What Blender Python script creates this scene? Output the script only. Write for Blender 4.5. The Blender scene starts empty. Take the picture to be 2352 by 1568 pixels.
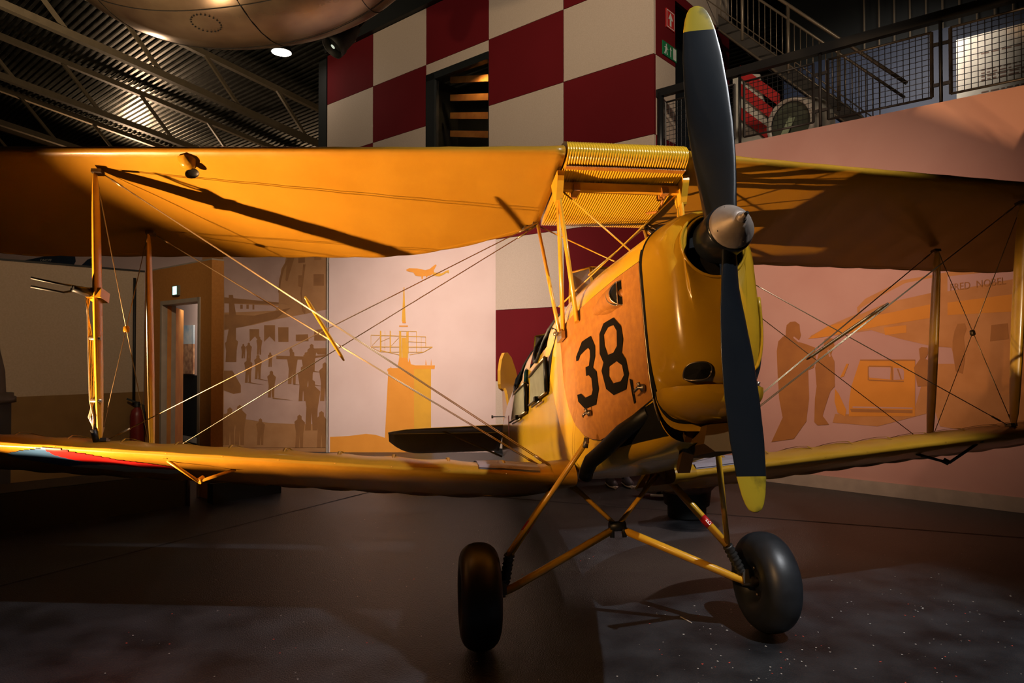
import bpy, bmesh, math, random
from mathutils import Vector, Matrix, Quaternion
random.seed(7)
SC = bpy.context.scene
COL = SC.collection
PI = math.pi
R = math.radians

# ------------------------------------------------------------------ materials
def mat(name, col, rough=.5, metal=0., col2=None, scale=8., bump=0., bscale=60., coat=0., emit=None, estr=0., detail=4., mixf=(.35,.65), trans=0., rvar=0., spec=.5):
    m = bpy.data.materials.new(name); m.use_nodes = True
    nt = m.node_tree; b = nt.nodes['Principled BSDF']
    b.inputs['Roughness'].default_value = rough
    b.inputs['Metallic'].default_value = metal; b.inputs['Specular IOR Level'].default_value = spec
    b.inputs['Coat Weight'].default_value = coat
    b.inputs['Coat Roughness'].default_value = .12
    b.inputs['Transmission Weight'].default_value = trans
    tc = nt.nodes.new('ShaderNodeTexCoord')
    n = nt.nodes.new('ShaderNodeTexNoise'); n.inputs['Scale'].default_value = scale; n.inputs['Detail'].default_value = detail
    nt.links.new(tc.outputs['Object'], n.inputs['Vector'])
    if col2 is None: col2 = tuple(c*.86 for c in col)
    r = nt.nodes.new('ShaderNodeValToRGB')
    r.color_ramp.elements[0].position = mixf[0]; r.color_ramp.elements[1].position = mixf[1]
    r.color_ramp.elements[0].color = (*col2, 1); r.color_ramp.elements[1].color = (*col, 1)
    nt.links.new(n.outputs['Fac'], r.inputs['Fac'])
    nt.links.new(r.outputs['Color'], b.inputs['Base Color'])
    if rvar:
        mr = nt.nodes.new('ShaderNodeMapRange'); mr.inputs['To Min'].default_value = max(.03, rough-rvar); mr.inputs['To Max'].default_value = min(1, rough+rvar)
        nt.links.new(n.outputs['Fac'], mr.inputs['Value']); nt.links.new(mr.outputs['Result'], b.inputs['Roughness'])
    if bump:
        n2 = nt.nodes.new('ShaderNodeTexNoise'); n2.inputs['Scale'].default_value = bscale; n2.inputs['Detail'].default_value = 3
        nt.links.new(tc.outputs['Object'], n2.inputs['Vector'])
        bp = nt.nodes.new('ShaderNodeBump'); bp.inputs['Strength'].default_value = bump; bp.inputs['Distance'].default_value = .01
        nt.links.new(n2.outputs['Fac'], bp.inputs['Height']); nt.links.new(bp.outputs['Normal'], b.inputs['Normal'])
    if emit:
        b.inputs['Emission Color'].default_value = (*emit, 1); b.inputs['Emission Strength'].default_value = estr
    return m

YEL = (.74, .385, .032)
M = {}
M['yellow'] = mat('yellow_dope', YEL, .32, col2=(.69,.345,.026), scale=3, coat=.35, rvar=.06)
M['cowl'] = mat('yellow_cowl_paint', (.74,.42,.022), .22, col2=(.68,.37,.018), scale=4, coat=.5)
M['panel'] = mat('worn_orange_panel', (.42,.17,.02), .55, col2=(.33,.125,.016), scale=30, bump=.15, bscale=300)
M['strut'] = mat('strut_yellow', (.68,.36,.02), .32, col2=(.6,.29,.018), scale=10, coat=.3)
M['prop'] = mat('propeller_black', (.012,.016,.022), .30, col2=(.02,.024,.03), scale=3, coat=.5, mixf=(.3,.7))
M['tipyellow'] = mat('propeller_tip_yellow', (.62,.45,.03), .35, col2=(.05,.05,.02), scale=9, mixf=(.3,.5))
M['spinner'] = mat('worn_aluminium', (.60,.52,.46), .5, .6, col2=(.42,.35,.30), scale=12, bump=.05)
M['alu'] = mat('bare_aluminium', (.62,.52,.38), .3, .9, col2=(.45,.36,.24), scale=10)
M['steel'] = mat('dull_steel', (.25,.21,.17), .4, .9)
M['wire'] = mat('wire_steel', (.45,.34,.2), .35, .8)
M['black'] = mat('black_paint', (.012,.013,.014), .45)
M['digit'] = mat('digit_black', (.006,.005,.004), .9, spec=.1)
M['hole'] = mat('dark_interior', (.006,.006,.006), .9)
M['rubber'] = mat('tyre_rubber', (.018,.021,.026), .42, col2=(.013,.015,.018), scale=14, bump=.03)
M['boot'] = mat('black_leather', (.02,.019,.018), .5, bump=.5, bscale=25)
M['red'] = mat('signal_red', (.55,.012,.012), .4)
M['rwhite'] = mat('roundel_white', (.72,.68,.58), .4)
M['rblue'] = mat('roundel_blue', (.03,.09,.22), .4)
M['cream'] = mat('cream_lining', (.62,.58,.42), .5, col2=(.5,.46,.3), scale=9)
M['fab_pink'] = mat('walkway_grey', (.5,.42,.46), .6, bump=.1, bscale=200)
M['teal'] = mat('teal_glass', (.02,.08,.1), .1)
M['glass'] = mat('window_glass', (.8,.8,.8), .03, trans=1.)
M['floor'] = mat('asphalt_floor', (.034,.036,.040), .36, col2=(.009,.0095,.011), scale=3.2, detail=14, bump=.5, bscale=120, mixf=(.34,.66), rvar=.08, spec=.34)
M['seam'] = mat('floor_seam', (.008,.008,.008), .8)
M['speck'] = mat('floor_speck', (.5,.45,.4), .7)
M['paper_red'] = mat('floor_red_speck', (.6,.08,.05), .7)
M['wallpink'] = mat('mural_pale', (.66,.49,.44), .75, col2=(.62,.45,.40), scale=2, bump=.05, bscale=150)
M['skypink'] = mat('mural_pink', (.60,.36,.30), .75, col2=(.52,.28,.23), scale=.9, bump=.05, bscale=150)
M['pr_or'] = mat('print_orange', (.70,.27,.025), .75, col2=(.66,.25,.02), scale=5)
M['pr_ye'] = mat('print_ochre', (.66,.33,.02), .75, col2=(.6,.3,.02), scale=5)
M['pr_mid'] = mat('print_tan', (.58,.26,.08), .75, col2=(.5,.21,.055), scale=4)
M['pr_dk'] = mat('print_umber', (.42,.17,.035), .75, col2=(.36,.14,.03), scale=5)
M['pr_navy'] = mat('print_navy', (.015,.03,.06), .6)
M['ckred'] = mat('panel_dark_red', (.15,.006,.010), .8, spec=.2, col2=(.13,.005,.008), scale=1)
M['ckwhite'] = mat('panel_white', (.62,.50,.40), .6, col2=(.57,.45,.35), scale=70, detail=2)
M['grey'] = mat('partition_grey', (.42,.33,.24), .8, col2=(.38,.30,.21), scale=60)
M['brown'] = mat('partition_brown', (.20,.11,.03), .75, col2=(.16,.085,.022), scale=3)
M['orangewall'] = mat('partition_orange', (.55,.24,.05), .75, col2=(.50,.21,.04), scale=40)
M['frame'] = mat('door_frame', (.42,.36,.29), .5)
M['wood'] = mat('wood_orange', (.62,.28,.07), .55, col2=(.5,.2,.05), scale=6)
M['ceil'] = mat('ceiling_steel', (.10,.10,.085), .33, .8, col2=(.06,.06,.05), scale=5)
M['truss'] = mat('truss_paint', (.22,.165,.10), .5)
M['dark'] = mat('black_cladding', (.006,.008,.008), .6)
M['navy'] = mat('navy_wall', (.015,.025,.058), .6, col2=(.012,.021,.05), scale=4)
M['rail'] = mat('rail_black', (.010,.011,.012), .4)
M['railgrey'] = mat('rail_grey', (.05,.045,.04), .45, .4)
M['stair'] = mat('stair_steel', (.36,.29,.21), .42, .6)
M['stairdk'] = mat('stair_dark', (.09,.08,.07), .5, .4)
M['crowdsky'] = mat('print_dusk', (.44,.28,.22), .75, col2=(.38,.23,.18), scale=3)
M['crowdmid'] = mat('print_sepia', (.36,.17,.06), .75, col2=(.31,.14,.045), scale=4)
M['crowddk'] = mat('print_brown', (.25,.105,.025), .75, col2=(.21,.085,.02), scale=5)
M['olivedk'] = mat('olive_dark', (.14,.07,.012), .5)  # dark olive brown for the tank and bracket under the nose
M['board'] = mat('info_board', (.85,.78,.66), .6)
M['boardtxt'] = mat('board_text', (.30,.17,.12), .6)
M['green'] = mat('sign_green', (.01,.20,.07), .4)
M['signw'] = mat('sign_white', (.8,.85,.8), .4, emit=(.8,1,.85), estr=.5)
M['signpaint'] = mat('sign_white_paint', (.75,.75,.70), .5)
M['exitlit'] = mat('exit_lit', (.3,.9,.7), .4, emit=(.55,1,.85), estr=2.2)
M['leather'] = mat('brown_leather', (.22,.10,.05), .5, col2=(.12,.05,.025), scale=9, bump=.3, bscale=20)
M['shoe'] = mat('shoe_mesh', (.05,.05,.07), .6)
M['shoew'] = mat('shoe_sole', (.7,.66,.58), .5)
M['jeans'] = mat('dark_jeans', (.02,.025,.04), .8)
M['modelwhite'] = mat('glossy_white', (.8,.78,.7), .3)
M['belly'] = mat('aged_gilt_skin', (.36,.25,.15), .26, .7, col2=(.18,.11,.07), scale=2.5, bump=.06, bscale=6, mixf=(.3,.75))
M['lampglow'] = mat('lamp_glow', (1,.9,.8), .4, emit=(1,.86,.72), estr=22)
M['exting'] = mat('extinguisher_red', (.16,.012,.01), .4)
M['figure'] = mat('dark_figure', (.05,.035,.025), .6)
M['plinth'] = mat('black_plinth', (.005,.007,.007), .45)
M['ptop'] = mat('plinth_top', (.045,.035,.022), .7)
M['grgreen'] = mat('grey_green', (.12,.14,.10), .5)
M['pale_green'] = mat('pale_green', (.45,.55,.35), .5)
M['pic_sky'] = mat('picture_sky', (.3,.45,.6), .6, col2=(.8,.8,.78), scale=5)
M['pic_sand'] = mat('picture_sand', (.7,.38,.2), .6, col2=(.35,.15,.08), scale=12)
M['ambsign'] = mat('sign_red', (.6,.03,.03), .4)

# ------------------------------------------------------------------ object helpers
def tag(o, label=None, cat=None, group=None, kind=None):
    if label: o['label'] = label
    if cat: o['category'] = cat
    if group: o['group'] = group
    if kind: o['kind'] = kind
    return o
def empty(name, loc=(0,0,0), parent=None):
    o = bpy.data.objects.new(name, None); COL.objects.link(o); o.location = loc
    o.empty_display_size = .1
    if parent: o.parent = parent
    return o
class MB:
    """collects geometry with material slots, links it as one mesh object"""
    def __init__(s, *mats):
        s.v = []; s.f = []; s.m = []; s.sm = []; s.mats = list(mats) or ['yellow']; s.cur = 0
    def use(s, name):
        if name not in s.mats: s.mats.append(name)
        s.cur = s.mats.index(name); return s
    def add(s, vs, fs, smooth=False):
        n = len(s.v); s.v += [tuple(v) for v in vs]
        for f in fs:
            s.f.append([i+n for i in f]); s.m.append(s.cur); s.sm.append(smooth)
        return s
    def box(s, c, d, q=None):
        c = Vector(c); x, y, z = (k/2 for k in d)
        vs = [Vector((i*x, j*y, k*z)) for i in (-1,1) for j in (-1,1) for k in (-1,1)]
        if q is not None: vs = [q @ v for v in vs]
        return s.add([c+v for v in vs], [(0,1,3,2),(4,6,7,5),(0,4,5,1),(2,3,7,6),(0,2,6,4),(1,5,7,3)])
    def bar(s, a, b, w, h, up=(0,0,1)):
        a, b = Vector(a), Vector(b); d = (b-a).normalized(); u = Vector(up)
        x = d.cross(u)
        if x.length < 1e-4: x = d.cross(Vector((1,0,0)))
        x.normalize(); y = x.cross(d)
        vs = [p + x*i*w/2 + y*j*h/2 for p in (a,b) for i,j in ((-1,-1),(1,-1),(1,1),(-1,1))]
        return s.add(vs, [(0,3,2,1),(4,5,6,7),(0,1,5,4),(1,2,6,5),(2,3,7,6),(3,0,4,7)])
    def tube(s, pts, r, n=12, r2=None, up=None, smooth=True):
        """tube through pts; r may be a list; r2 = half width across (streamline section), measured along up"""
        pts = [Vector(p) for p in pts]; rr = r if isinstance(r, (list, tuple)) else [r]*len(pts)
        k2 = (r2 / r) if (r2 and not isinstance(r, (list, tuple))) else (r2 or 1)
        rings = []; prev = None
        for i, p in enumerate(pts):
            d = ((pts[min(i+1, len(pts)-1)] - pts[max(i-1, 0)])).normalized()
            if up is not None: y = Vector(up) - d*d.dot(Vector(up))
            elif prev is not None: y = prev - d*d.dot(prev)
            else: y = Vector((0,0,1)) - d*d.z if abs(d.z) < .9 else Vector((1,0,0)) - d*d.x
            y.normalize(); prev = y; x = d.cross(y)
            rings.append([p + (x*math.cos(2*PI*j/n) + y*math.sin(2*PI*j/n)*k2)*rr[i] for j in range(n)])
        vs = [v for g in rings for v in g]; fs = []
        for i in range(len(rings)-1):
            for j in range(n):
                fs.append((i*n+j, i*n+(j+1)%n, (i+1)*n+(j+1)%n, (i+1)*n+j))
        s.add(vs, fs, smooth)
        s.add(rings[0], [tuple(range(n-1,-1,-1))]); s.add(rings[-1], [tuple(range(n))])
        return s
    def lathe(s, prof, n=32, origin=(0,0,0), axis=(0,0,1), smooth=True):
        o = Vector(origin); q = Vector((0,0,1)).rotation_difference(Vector(axis).normalized())
        vs = []
        for r, z in prof:
            for j in range(n):
                a = 2*PI*j/n; vs.append(o + q @ Vector((r*math.cos(a), r*math.sin(a), z)))
        fs = [(i*n+j, i*n+(j+1)%n, (i+1)*n+(j+1)%n, (i+1)*n+j) for i in range(len(prof)-1) for j in range(n)]
        return s.add(vs, fs, smooth)
    def loft(s, rings, closed=True, caps=True, smooth=True):
        n = len(rings[0]); vs = [v for g in rings for v in g]; fs = []
        for i in range(len(rings)-1):
            for j in range(n if closed else n-1):
                fs.append((i*n+j, i*n+(j+1)%n, (i+1)*n+(j+1)%n, (i+1)*n+j))
        s.add(vs, fs, smooth)
        if caps and closed:
            s.add(rings[0], [tuple(range(n-1,-1,-1))]); s.add(rings[-1], [tuple(range(n))])
        return s
    def poly(s, pts, th=None):
        """flat polygon, with thickness vector th"""
        n = len(pts); pts = [Vector(p) for p in pts]
        if th is None: return s.add(pts, [tuple(range(n))])
        t = Vector(th)
        return s.add(pts + [p+t for p in pts], [tuple(range(n)), tuple(range(2*n-1, n-1, -1))] + [(i, i+n, (i+1)%n+n, (i+1)%n) for i in range(n)])
    def build(s, name, parent=None, loc=None):
        me = bpy.data.meshes.new(name); me.from_pydata(s.v, [], s.f)
        for k in s.mats: me.materials.append(M[k])
        me.polygons.foreach_set('material_index', s.m); me.polygons.foreach_set('use_smooth', s.sm)
        me.update()
        bm = bmesh.new(); bm.from_mesh(me); bmesh.ops.remove_doubles(bm, verts=bm.verts, dist=1e-5)
        bmesh.ops.recalc_face_normals(bm, faces=bm.faces); bm.to_mesh(me); bm.free()
        o = bpy.data.objects.new(name, me); COL.objects.link(o)
        if parent: o.parent = parent
        if loc: o.location = loc
        return o
def structure(o): o['kind'] = 'structure'; return o
def copy_tree(o, parent=None):
    c = o.copy(); COL.objects.link(c); c.parent = parent
    for ch in list(o.children): copy_tree(ch, c)
    return c
def text_mesh(mb, body, size, place, width=None):
    """adds text outlines as flat faces; place maps (x, y) to a 3D point"""
    cu = bpy.data.curves.new('lettering', 'FONT'); cu.body = body; cu.size = size; cu.fill_mode = 'FRONT'; cu.resolution_u = 3
    o = bpy.data.objects.new('lettering', cu); COL.objects.link(o)
    dg = bpy.context.evaluated_depsgraph_get(); me = bpy.data.meshes.new_from_object(o.evaluated_get(dg))
    k = width/max(v.co.x for v in me.vertices) if width else 1
    mb.add([place(v.co.x*k, v.co.y) for v in me.vertices], [tuple(p.vertices) for p in me.polygons])
    bpy.data.objects.remove(o); bpy.data.curves.remove(cu); bpy.data.meshes.remove(me)

# ------------------------------------------------------------------ camera
CAM_H, HOR, F = 1.525, 807.85, 1568.
PITCH = math.atan((HOR-784)/F)
cd = bpy.data.cameras.new('camera'); cam = bpy.data.objects.new('camera', cd); COL.objects.link(cam)
cd.sensor_width = 36; cd.lens = 24.0; cd.clip_end = 200
cam.location = (0, 0, CAM_H); cam.rotation_euler = (PI/2 + PITCH, 0, 0); SC.camera = cam

# the room's own axes: walls run along D1, D2 points away from the camera
D1 = Vector((-.7587, .6515, 0)); D2 = Vector((.6515, .7587, 0)); UP = Vector((0,0,1))
def room(m, k, z): return D1*m + D2*k + UP*z
def on_wall(px, py, n, kk, off=0.):
    """a point of a drawing in the photograph, laid on the wall plane n.p = kk"""
    x = (px-1176)/F; z = -(py-784)/F
    d = Vector((x, math.cos(PITCH)-z*math.sin(PITCH), math.sin(PITCH)+z*math.cos(PITCH)))
    n = Vector(n); o = Vector((0,0,CAM_H))
    return o + d*((kk-off-o.dot(n))/d.dot(n))
SPIN = 1
# ================================================================== THE BIPLANE
A_ = 13.606; YAW = 7.892
root = empty('biplane')
fwd = Vector((math.sin(R(YAW))*math.cos(R(A_)), -math.cos(R(YAW))*math.cos(R(A_)), math.sin(R(A_))))
prt = Vector((math.cos(R(YAW)), math.sin(R(YAW)), 0)); upv = fwd.cross(prt)
RW = .266; AX = Vector((.611, 3.657, RW))
root.matrix_world = Matrix.Translation(AX) @ Matrix((fwd, prt, upv)).transposed().to_4x4()
tag(root, 'bright yellow biplane with black propeller, numbered 38 on its nose', 'airplane')
def toA(w): 
    d = Vector(w)-AX; return Vector((d.dot(fwd), d.dot(prt), d.dot(upv)))
HX, HZ = 1.545, 1.364

# ---- fuselage surface: x, half width, top, shoulder, bottom, exponents
ST=[(1.45,.11,1.475,1.30,.935,2.0,2.6),(1.435,.150,1.500,1.30,.88,2.1,3.2),(1.405,.178,1.520,1.31,.845,2.2,4),(1.35,.198,1.535,1.32,.825,2.2,5),(1.25,.214,1.548,1.33,.80,2.2,6),
(1.235,.216,1.550,1.33,.64,2.2,5),(1.0,.243,1.578,1.33,.61,2.2,5),(.6,.285,1.625,1.33,.595,2.2,5),(.3,.305,1.655,1.33,.59,2.2,6),(0,.312,1.68,1.33,.59,2.2,6),
(-.5,.315,1.70,1.32,.60,2.2,6),(-1.3,.312,1.72,1.32,.64,2.2,6),(-2.1,.29,1.70,1.31,.70,2.2,6),(-3.0,.235,1.63,1.30,.82,2.3,5),(-3.8,.165,1.56,1.30,.94,2.4,5),(-4.5,.09,1.50,1.28,1.06,2.4,4),(-5.0,.03,1.46,1.26,1.14,2.2,3)]
def sec(x):
    if x >= ST[0][0]: return ST[0][1:]
    for a,b in zip(ST,ST[1:]):
        if a[0]>=x>=b[0]:
            f=(a[0]-x)/(a[0]-b[0]); return tuple(p+(q-p)*f for p,q in zip(a[1:],b[1:]))
    return ST[-1][1:]
def ptx(x,t,off=0):
    w,zt,zs,zb,nt,nb=sec(x); c,s=math.cos(t),math.sin(t)
    n=nt if s>=0 else nb; h=(zt-zs) if s>=0 else (zs-zb)
    return Vector((x, (w+off)*math.copysign(abs(c)**(2/n),c), zs+(h+off)*math.copysign(abs(s)**(2/n),s)))
def side_y(x,z):
    w,zt,zs,zb,nt,nb=sec(x)
    n,h=(nt,zt-zs) if z>=zs else (nb,zs-zb)
    return w*max(0,1-min(1,abs(z-zs)/h)**n)**(1/n)
NT = 64
TS = [2*PI*j/NT for j in range(NT)]
# firewall back to the tail, cockpit openings left out
def in_cockpit(x, t):
    d = abs((t % (2*PI)) - PI/2)
    return (-1.0 < x < -.32 or -2.12 < x < -1.38) and d < 1.42
fb = MB('yellow', 'cowl')
xs = [1.235,1.1,1.0,.85,.7,.6,.45,.3,.15,0,-.16,-.32,-.5,-.7,-.85,-1.0,-1.2,-1.38,-1.6,-1.8,-2.0,-2.12,-2.4,-2.7,-3,-3.4,-3.8,-4.2,-4.5,-4.75,-5.0]
rings = [[ptx(x,t) for t in TS] for x in xs]
vs = [v for g in rings for v in g]; fs = []
for i in range(len(xs)-1):
    xm = (xs[i]+xs[i+1])/2
    for j in range(NT):
        if in_cockpit(xm, (j+.5)*2*PI/NT): continue
        fs.append((i*NT+j, i*NT+(j+1)%NT, (i+1)*NT+(j+1)%NT, (i+1)*NT+j))
fb.add(vs, fs, True); fb.add(rings[-1], [tuple(range(NT))])
fuselage = fb.build('fuselage', root); fuselage.data.materials[0] = M['cowl']
# cockpit tubs
for x0, x1 in ((-1.0,-.32),(-2.12,-1.38)):
    tb = MB('hole'); rr = []
    for x in (x0,(x0+x1)/2,x1):
        w,zt,zs,zb,_,_ = sec(x); rr.append([Vector((x,-w+.012,zs+.02)),Vector((x,-w+.03,zs-.45)),Vector((x,w-.03,zs-.45)),Vector((x,w-.012,zs+.02))])
    tb.loft(rr, closed=False, smooth=False); tb.add(rr[0],[(0,1,2,3)]); tb.add(rr[-1],[(3,2,1,0)]); tub = tb.build('cockpit_tub', root)
    # leather padded rim and seat
    rim = MB('boot'); pts = []
    for k in range(25):
        a = 2*PI*k/24; x = (x0+x1)/2+(x1-x0)/2*math.cos(a); t = PI/2+1.42*math.sin(a)
        pts.append(ptx(x,t,.004))
    rim.tube(pts,.014,8); rim.build('cockpit_coaming', root)
    seat = MB('leather'); seat.box(((x0*.7+x1*.3),0,1.2),(.08,.42,.5)); seat.build('seat', root)
    hr = MB('leather'); hr.tube([(x0+.02,-.09,1.735),(x0+.02,.09,1.735)],.045,12); hr.build('headrest', root)
# side panel with number, both sides
THREE = [(0.535,1.218),(0.665,1.213),(0.712,1.152),(0.704,1.103),(0.666,1.059),(0.709,1.03),(0.719,0.945),(0.665,0.881),(0.512,0.885),(0.413,0.939),(0.407,0.974),(0.468,0.969),(0.529,0.938),(0.621,0.936),(0.643,0.955),(0.639,1.012),(0.609,1.033),(0.566,1.038),(0.569,1.081),(0.618,1.078),(0.642,1.118),(0.642,1.15),(0.623,1.165),(0.566,1.164),(0.489,1.158),(0.457,1.139),(0.424,1.144),(0.426,1.166)]
EO = [(0.955,1.219),(1.027,1.161),(1.039,1.1),(1.014,1.047),(1.05,1.01),(1.065,0.946),(1.022,0.887),(0.887,0.887),(0.809,0.929),(0.774,1.019),(0.804,1.051),(0.766,1.101),(0.779,1.191),(0.838,1.226)]
EU = [(0.95,1.186),(0.98,1.152),(0.971,1.087),(0.927,1.068),(0.86,1.073),(0.83,1.123),(0.828,1.174),(0.882,1.194)]
EL = [(0.953,1.024),(1.007,0.994),(1.018,0.949),(0.977,0.931),(0.893,0.938),(0.854,0.977),(0.864,1.019)]
ONE = [(1.067,0.924),(1.092,0.914),(1.095,0.822),(1.077,0.817)]
PANEL = [(1.233,1.372),(1.0,1.385),(.7,1.392),(.35,1.398),(.09,1.400),(.12,1.28),(.14,1.108),(.175,1.0),(.225,.927),(.32,.835),(.432,.765),(.536,.735),(.63,.722),(.731,.729),(1.0,.772),(1.233,.812)]
def surf_poly(loops, off, s, matname, name, parent, step=.03, thick=0.):
    """polygon with holes in (x, z), triangulated finely and laid on the fuselage side"""
    bm = bmesh.new(); alle = []
    for lp in loops:
        vv = []
        for i,(a,b) in enumerate(lp):
            c,d = lp[(i+1)%len(lp)]; n = max(1,int(math.hypot(c-a,d-b)/step))
            for k in range(n): vv.append(bm.verts.new((a+(c-a)*k/n, 0, b+(d-b)*k/n)))
        alle += [bm.edges.new((vv[i],vv[(i+1)%len(vv)])) for i in range(len(vv))]
    bmesh.ops.triangle_fill(bm, use_beauty=True, use_dissolve=False, edges=alle, normal=(0,-1,0))
    for _ in range(3):
        le = [e for e in bm.edges if e.calc_length() > step*1.8]
        if not le: break
        bmesh.ops.subdivide_edges(bm, edges=le, cuts=1, use_grid_fill=False)
        bmesh.ops.triangulate(bm, faces=[f for f in bm.faces if len(f.verts)>3])
    for v in bm.verts:
        v.co.y = s*(side_y(v.co.x, v.co.z)+off)
    if thick:
        r = bmesh.ops.extrude_face_region(bm, geom=list(bm.faces))
        for v in [g for g in r['geom'] if isinstance(g, bmesh.types.BMVert)]: v.co.y += s*thick
    bmesh.ops.recalc_face_normals(bm, faces=bm.faces)
    for f in bm.faces: f.smooth = True
    me = bpy.data.meshes.new(name); bm.to_mesh(me); bm.free(); me.materials.append(M[matname])
    o = bpy.data.objects.new(name, me); COL.objects.link(o); o.parent = parent; return o
for s in (-1, 1):
    bm_ = None
    pan = surf_poly([PANEL], .001, s, 'panel', 'engine_side_panel', root, .03, thick=.006)
    for p in pan.data.polygons: p.use_smooth = False
    dg3 = surf_poly([THREE], .0105, s, 'digit', 'painted_number', pan)
    dg3['label'] = 'black painted digit 3'
    d8 = surf_poly([EO, EU, EL], .0105, s, 'digit', 'painted_number', pan); d8['label'] = 'black painted digit 8'
    d1 = surf_poly([ONE], .0105, s, 'digit', 'painted_mark', pan)
    # dark groove round the panel
    g = MB('hole'); pp = [Vector((x, s*(side_y(x,z)+.003), z)) for x,z in PANEL]
    g.tube(pp+[pp[0]], .004, 6); g.build('panel_groove', pan)
    for lx,lz in ((1.192,.862),(.588,.854)):
        l = MB('steel'); y = s*(side_y(lx,lz)+.012)
        l.lathe([(0,0),(.016,0),(.016,.012),(.006,.018),(.006,.03),(0,.03)], 12, (lx,y,lz), (0,s,0))
        l.tube([(lx,y+s*.026,lz),(lx-.03,y+s*.03,lz-.008),(lx-.06,y+s*.022,lz-.012)],[.007,.006,.003],8)
        l.tube([(lx,y+s*.015,lz),(lx+.004,y+s*.025,lz+.02)],[.006,.008],8); l.build('panel_latch', pan)
    # teardrop blister with dark half round mouth
    b = MB('panel'); rr=[]
    for i in range(13):
        u=i/12; x = 1.075-.40*u; z=1.298+.02*u
        prof = math.sqrt(max(0,1-(2*min(u*1.6,.5)-1)**2)) if u<.3125 else math.cos((u-.3125)/.6875*PI/2)
        prof=max(prof,.02)
        h=.045*prof; rz=.058*prof
        y0=side_y(x,z)-.003
        rr.append([Vector((x, s*(y0+h*math.sin(PI*k/10)), z+rz*math.cos(PI*k/10))) for k in range(11)])
    b.loft(rr, closed=False); bl = b.build('intake_blister', pan)
    h = MB('hole'); ring=[]
    for k in range(17):
        a = -PI/2-PI*k/16; ring.append((1.052+.055*math.cos(a)*1.0, 1.298+.052*math.sin(a)))
    h.add([Vector((x, s*(side_y(x,z)+.018+.036*(1-((z-1.298)/.06)**2)), z)) for x,z in ring],[tuple(range(len(ring)))]); h.use('alu')
    h.tube([Vector((x, s*(side_y(x,z)+.018+.036*(1-((z-1.298)/.06)**2)), z)) for x,z in ring+[ring[0]]],.0025,6); h.build('intake_mouth', bl)

# nose cowl: skin, dished front with round shaft opening
nc = MB('cowl','hole')
nx = [1.239,1.25,1.30,1.35,1.38,1.405,1.42,1.435,1.445,1.45]
rings=[[ptx(x,t) for t in TS] for x in nx]
nc.loft(rings, caps=False)
circ=[Vector((1.452,.128*math.cos(t),HZ-.004+.128*math.sin(t))) for t in TS]
out=rings[-1]
# blend the outline to the opening; near the top the opening nearly reaches the skin
mid=[]
for o_,c_ in zip(out,circ):
    mid.append(c_.lerp(o_,.5)+Vector((.004,0,0)))
nc.loft([out,mid,circ],caps=False)
inner=[Vector((1.40,v.y*.97,HZ+(v.z-HZ)*.97)) for v in circ]
nc.loft([circ,[Vector((1.445,v.y*.96,HZ+(v.z-HZ)*.96)) for v in circ]],caps=False)
nc.use('hole').loft([[Vector((1.445,v.y*.96,HZ+(v.z-HZ)*.96)) for v in circ],inner],caps=False); nc.add(inner,[tuple(range(NT))])
cowl = nc.build('nose_cowl', root)
r_ = MB('cowl'); r_.tube([v+Vector((.002,0,0)) for v in circ]+[circ[0]+Vector((.002,0,0))],.006,8); r_.build('opening_lip', cowl)
# gap between cowl and side panels
g = MB('hole'); g.tube([ptx(1.242,t,-.002) for t in TS]+[ptx(1.242,0,-.002)],.007,6); g.build('cowl_joint', cowl)
g = MB('alu'); g.tube([ptx(1.233,t,.003) for t in TS if -.75<math.sin(t)<.4 and math.cos(t)<0],.0035,6); g.build('joint_strip', cowl)
# oval air hole, starboard front
def front_x(y,z):
    # x of the nose skin where the section passes (y, z)
    lo,hi=1.25,1.45
    for _ in range(30):
        mx=(lo+hi)/2
        if side_y(mx,z)>=abs(y): lo=mx
        else: hi=mx
    return (lo+hi)/2
ov=MB('hole'); ring=[]
for k in range(32):
    a=2*PI*k/32; cs,sn=math.cos(a),math.sin(a)
    yy=-.097+.045*math.copysign(abs(cs)**.75,cs); zz=.879+.031*math.copysign(abs(sn)**.75,sn); ring.append(Vector((front_x(yy,max(zz,.86))+.006,yy,zz)))
cx=sum(ring,Vector())/32; cx.x=max(v.x for v in ring)+.001
ov.add(ring+[cx],[(k,(k+1)%32,32) for k in range(32)]); ov.use('alu').tube(ring+[ring[0]],.0028,6); ov.build('air_hole', cowl)
# port side air scoop opening
sc=MB('hole','cowl'); pts=[]
rows=[]
for i in range(9):
    z=1.165-.30*i/8
    row=[]
    for k in range(7):
        x=1.41-.10*k/6; row.append(Vector((x,side_y(x,z)+.006,z)))
    rows.append(row)
sc.loft(rows,closed=False)
edge=[rows[0][k] for k in range(6,-1,-1)]+[rows[i][0] for i in range(1,9)]
sc.use('cowl').tube(edge,.007,6); sc.build('air_scoop', cowl)
# chin cowl
cb=MB('cowl'); rr=[]
for i in range(9):
    u=i/8; x=1.40-.30*u; w=.165*math.sqrt(max(.03,1-(1-min(1,u*2.2))**2))*(1 if u<.8 else 1)
    w=min(.2,.06+.16*min(1,u*3)**.5); zb_=.80-.10*min(1,u*2.6)**.6*(1-.15*u)
    ring=[]
    for k in range(21):
        a=PI*k/20; ring.append(Vector((x, -w*math.cos(a), .835-(.835-zb_)*math.sin(a)**.8)))
    rr.append(ring)
cb.loft(rr,closed=False); cb.add(rr[-1],[tuple(range(21))]); cb.add(rr[0],[tuple(range(21))]); cb.build('chin_cowl', root)
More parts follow.
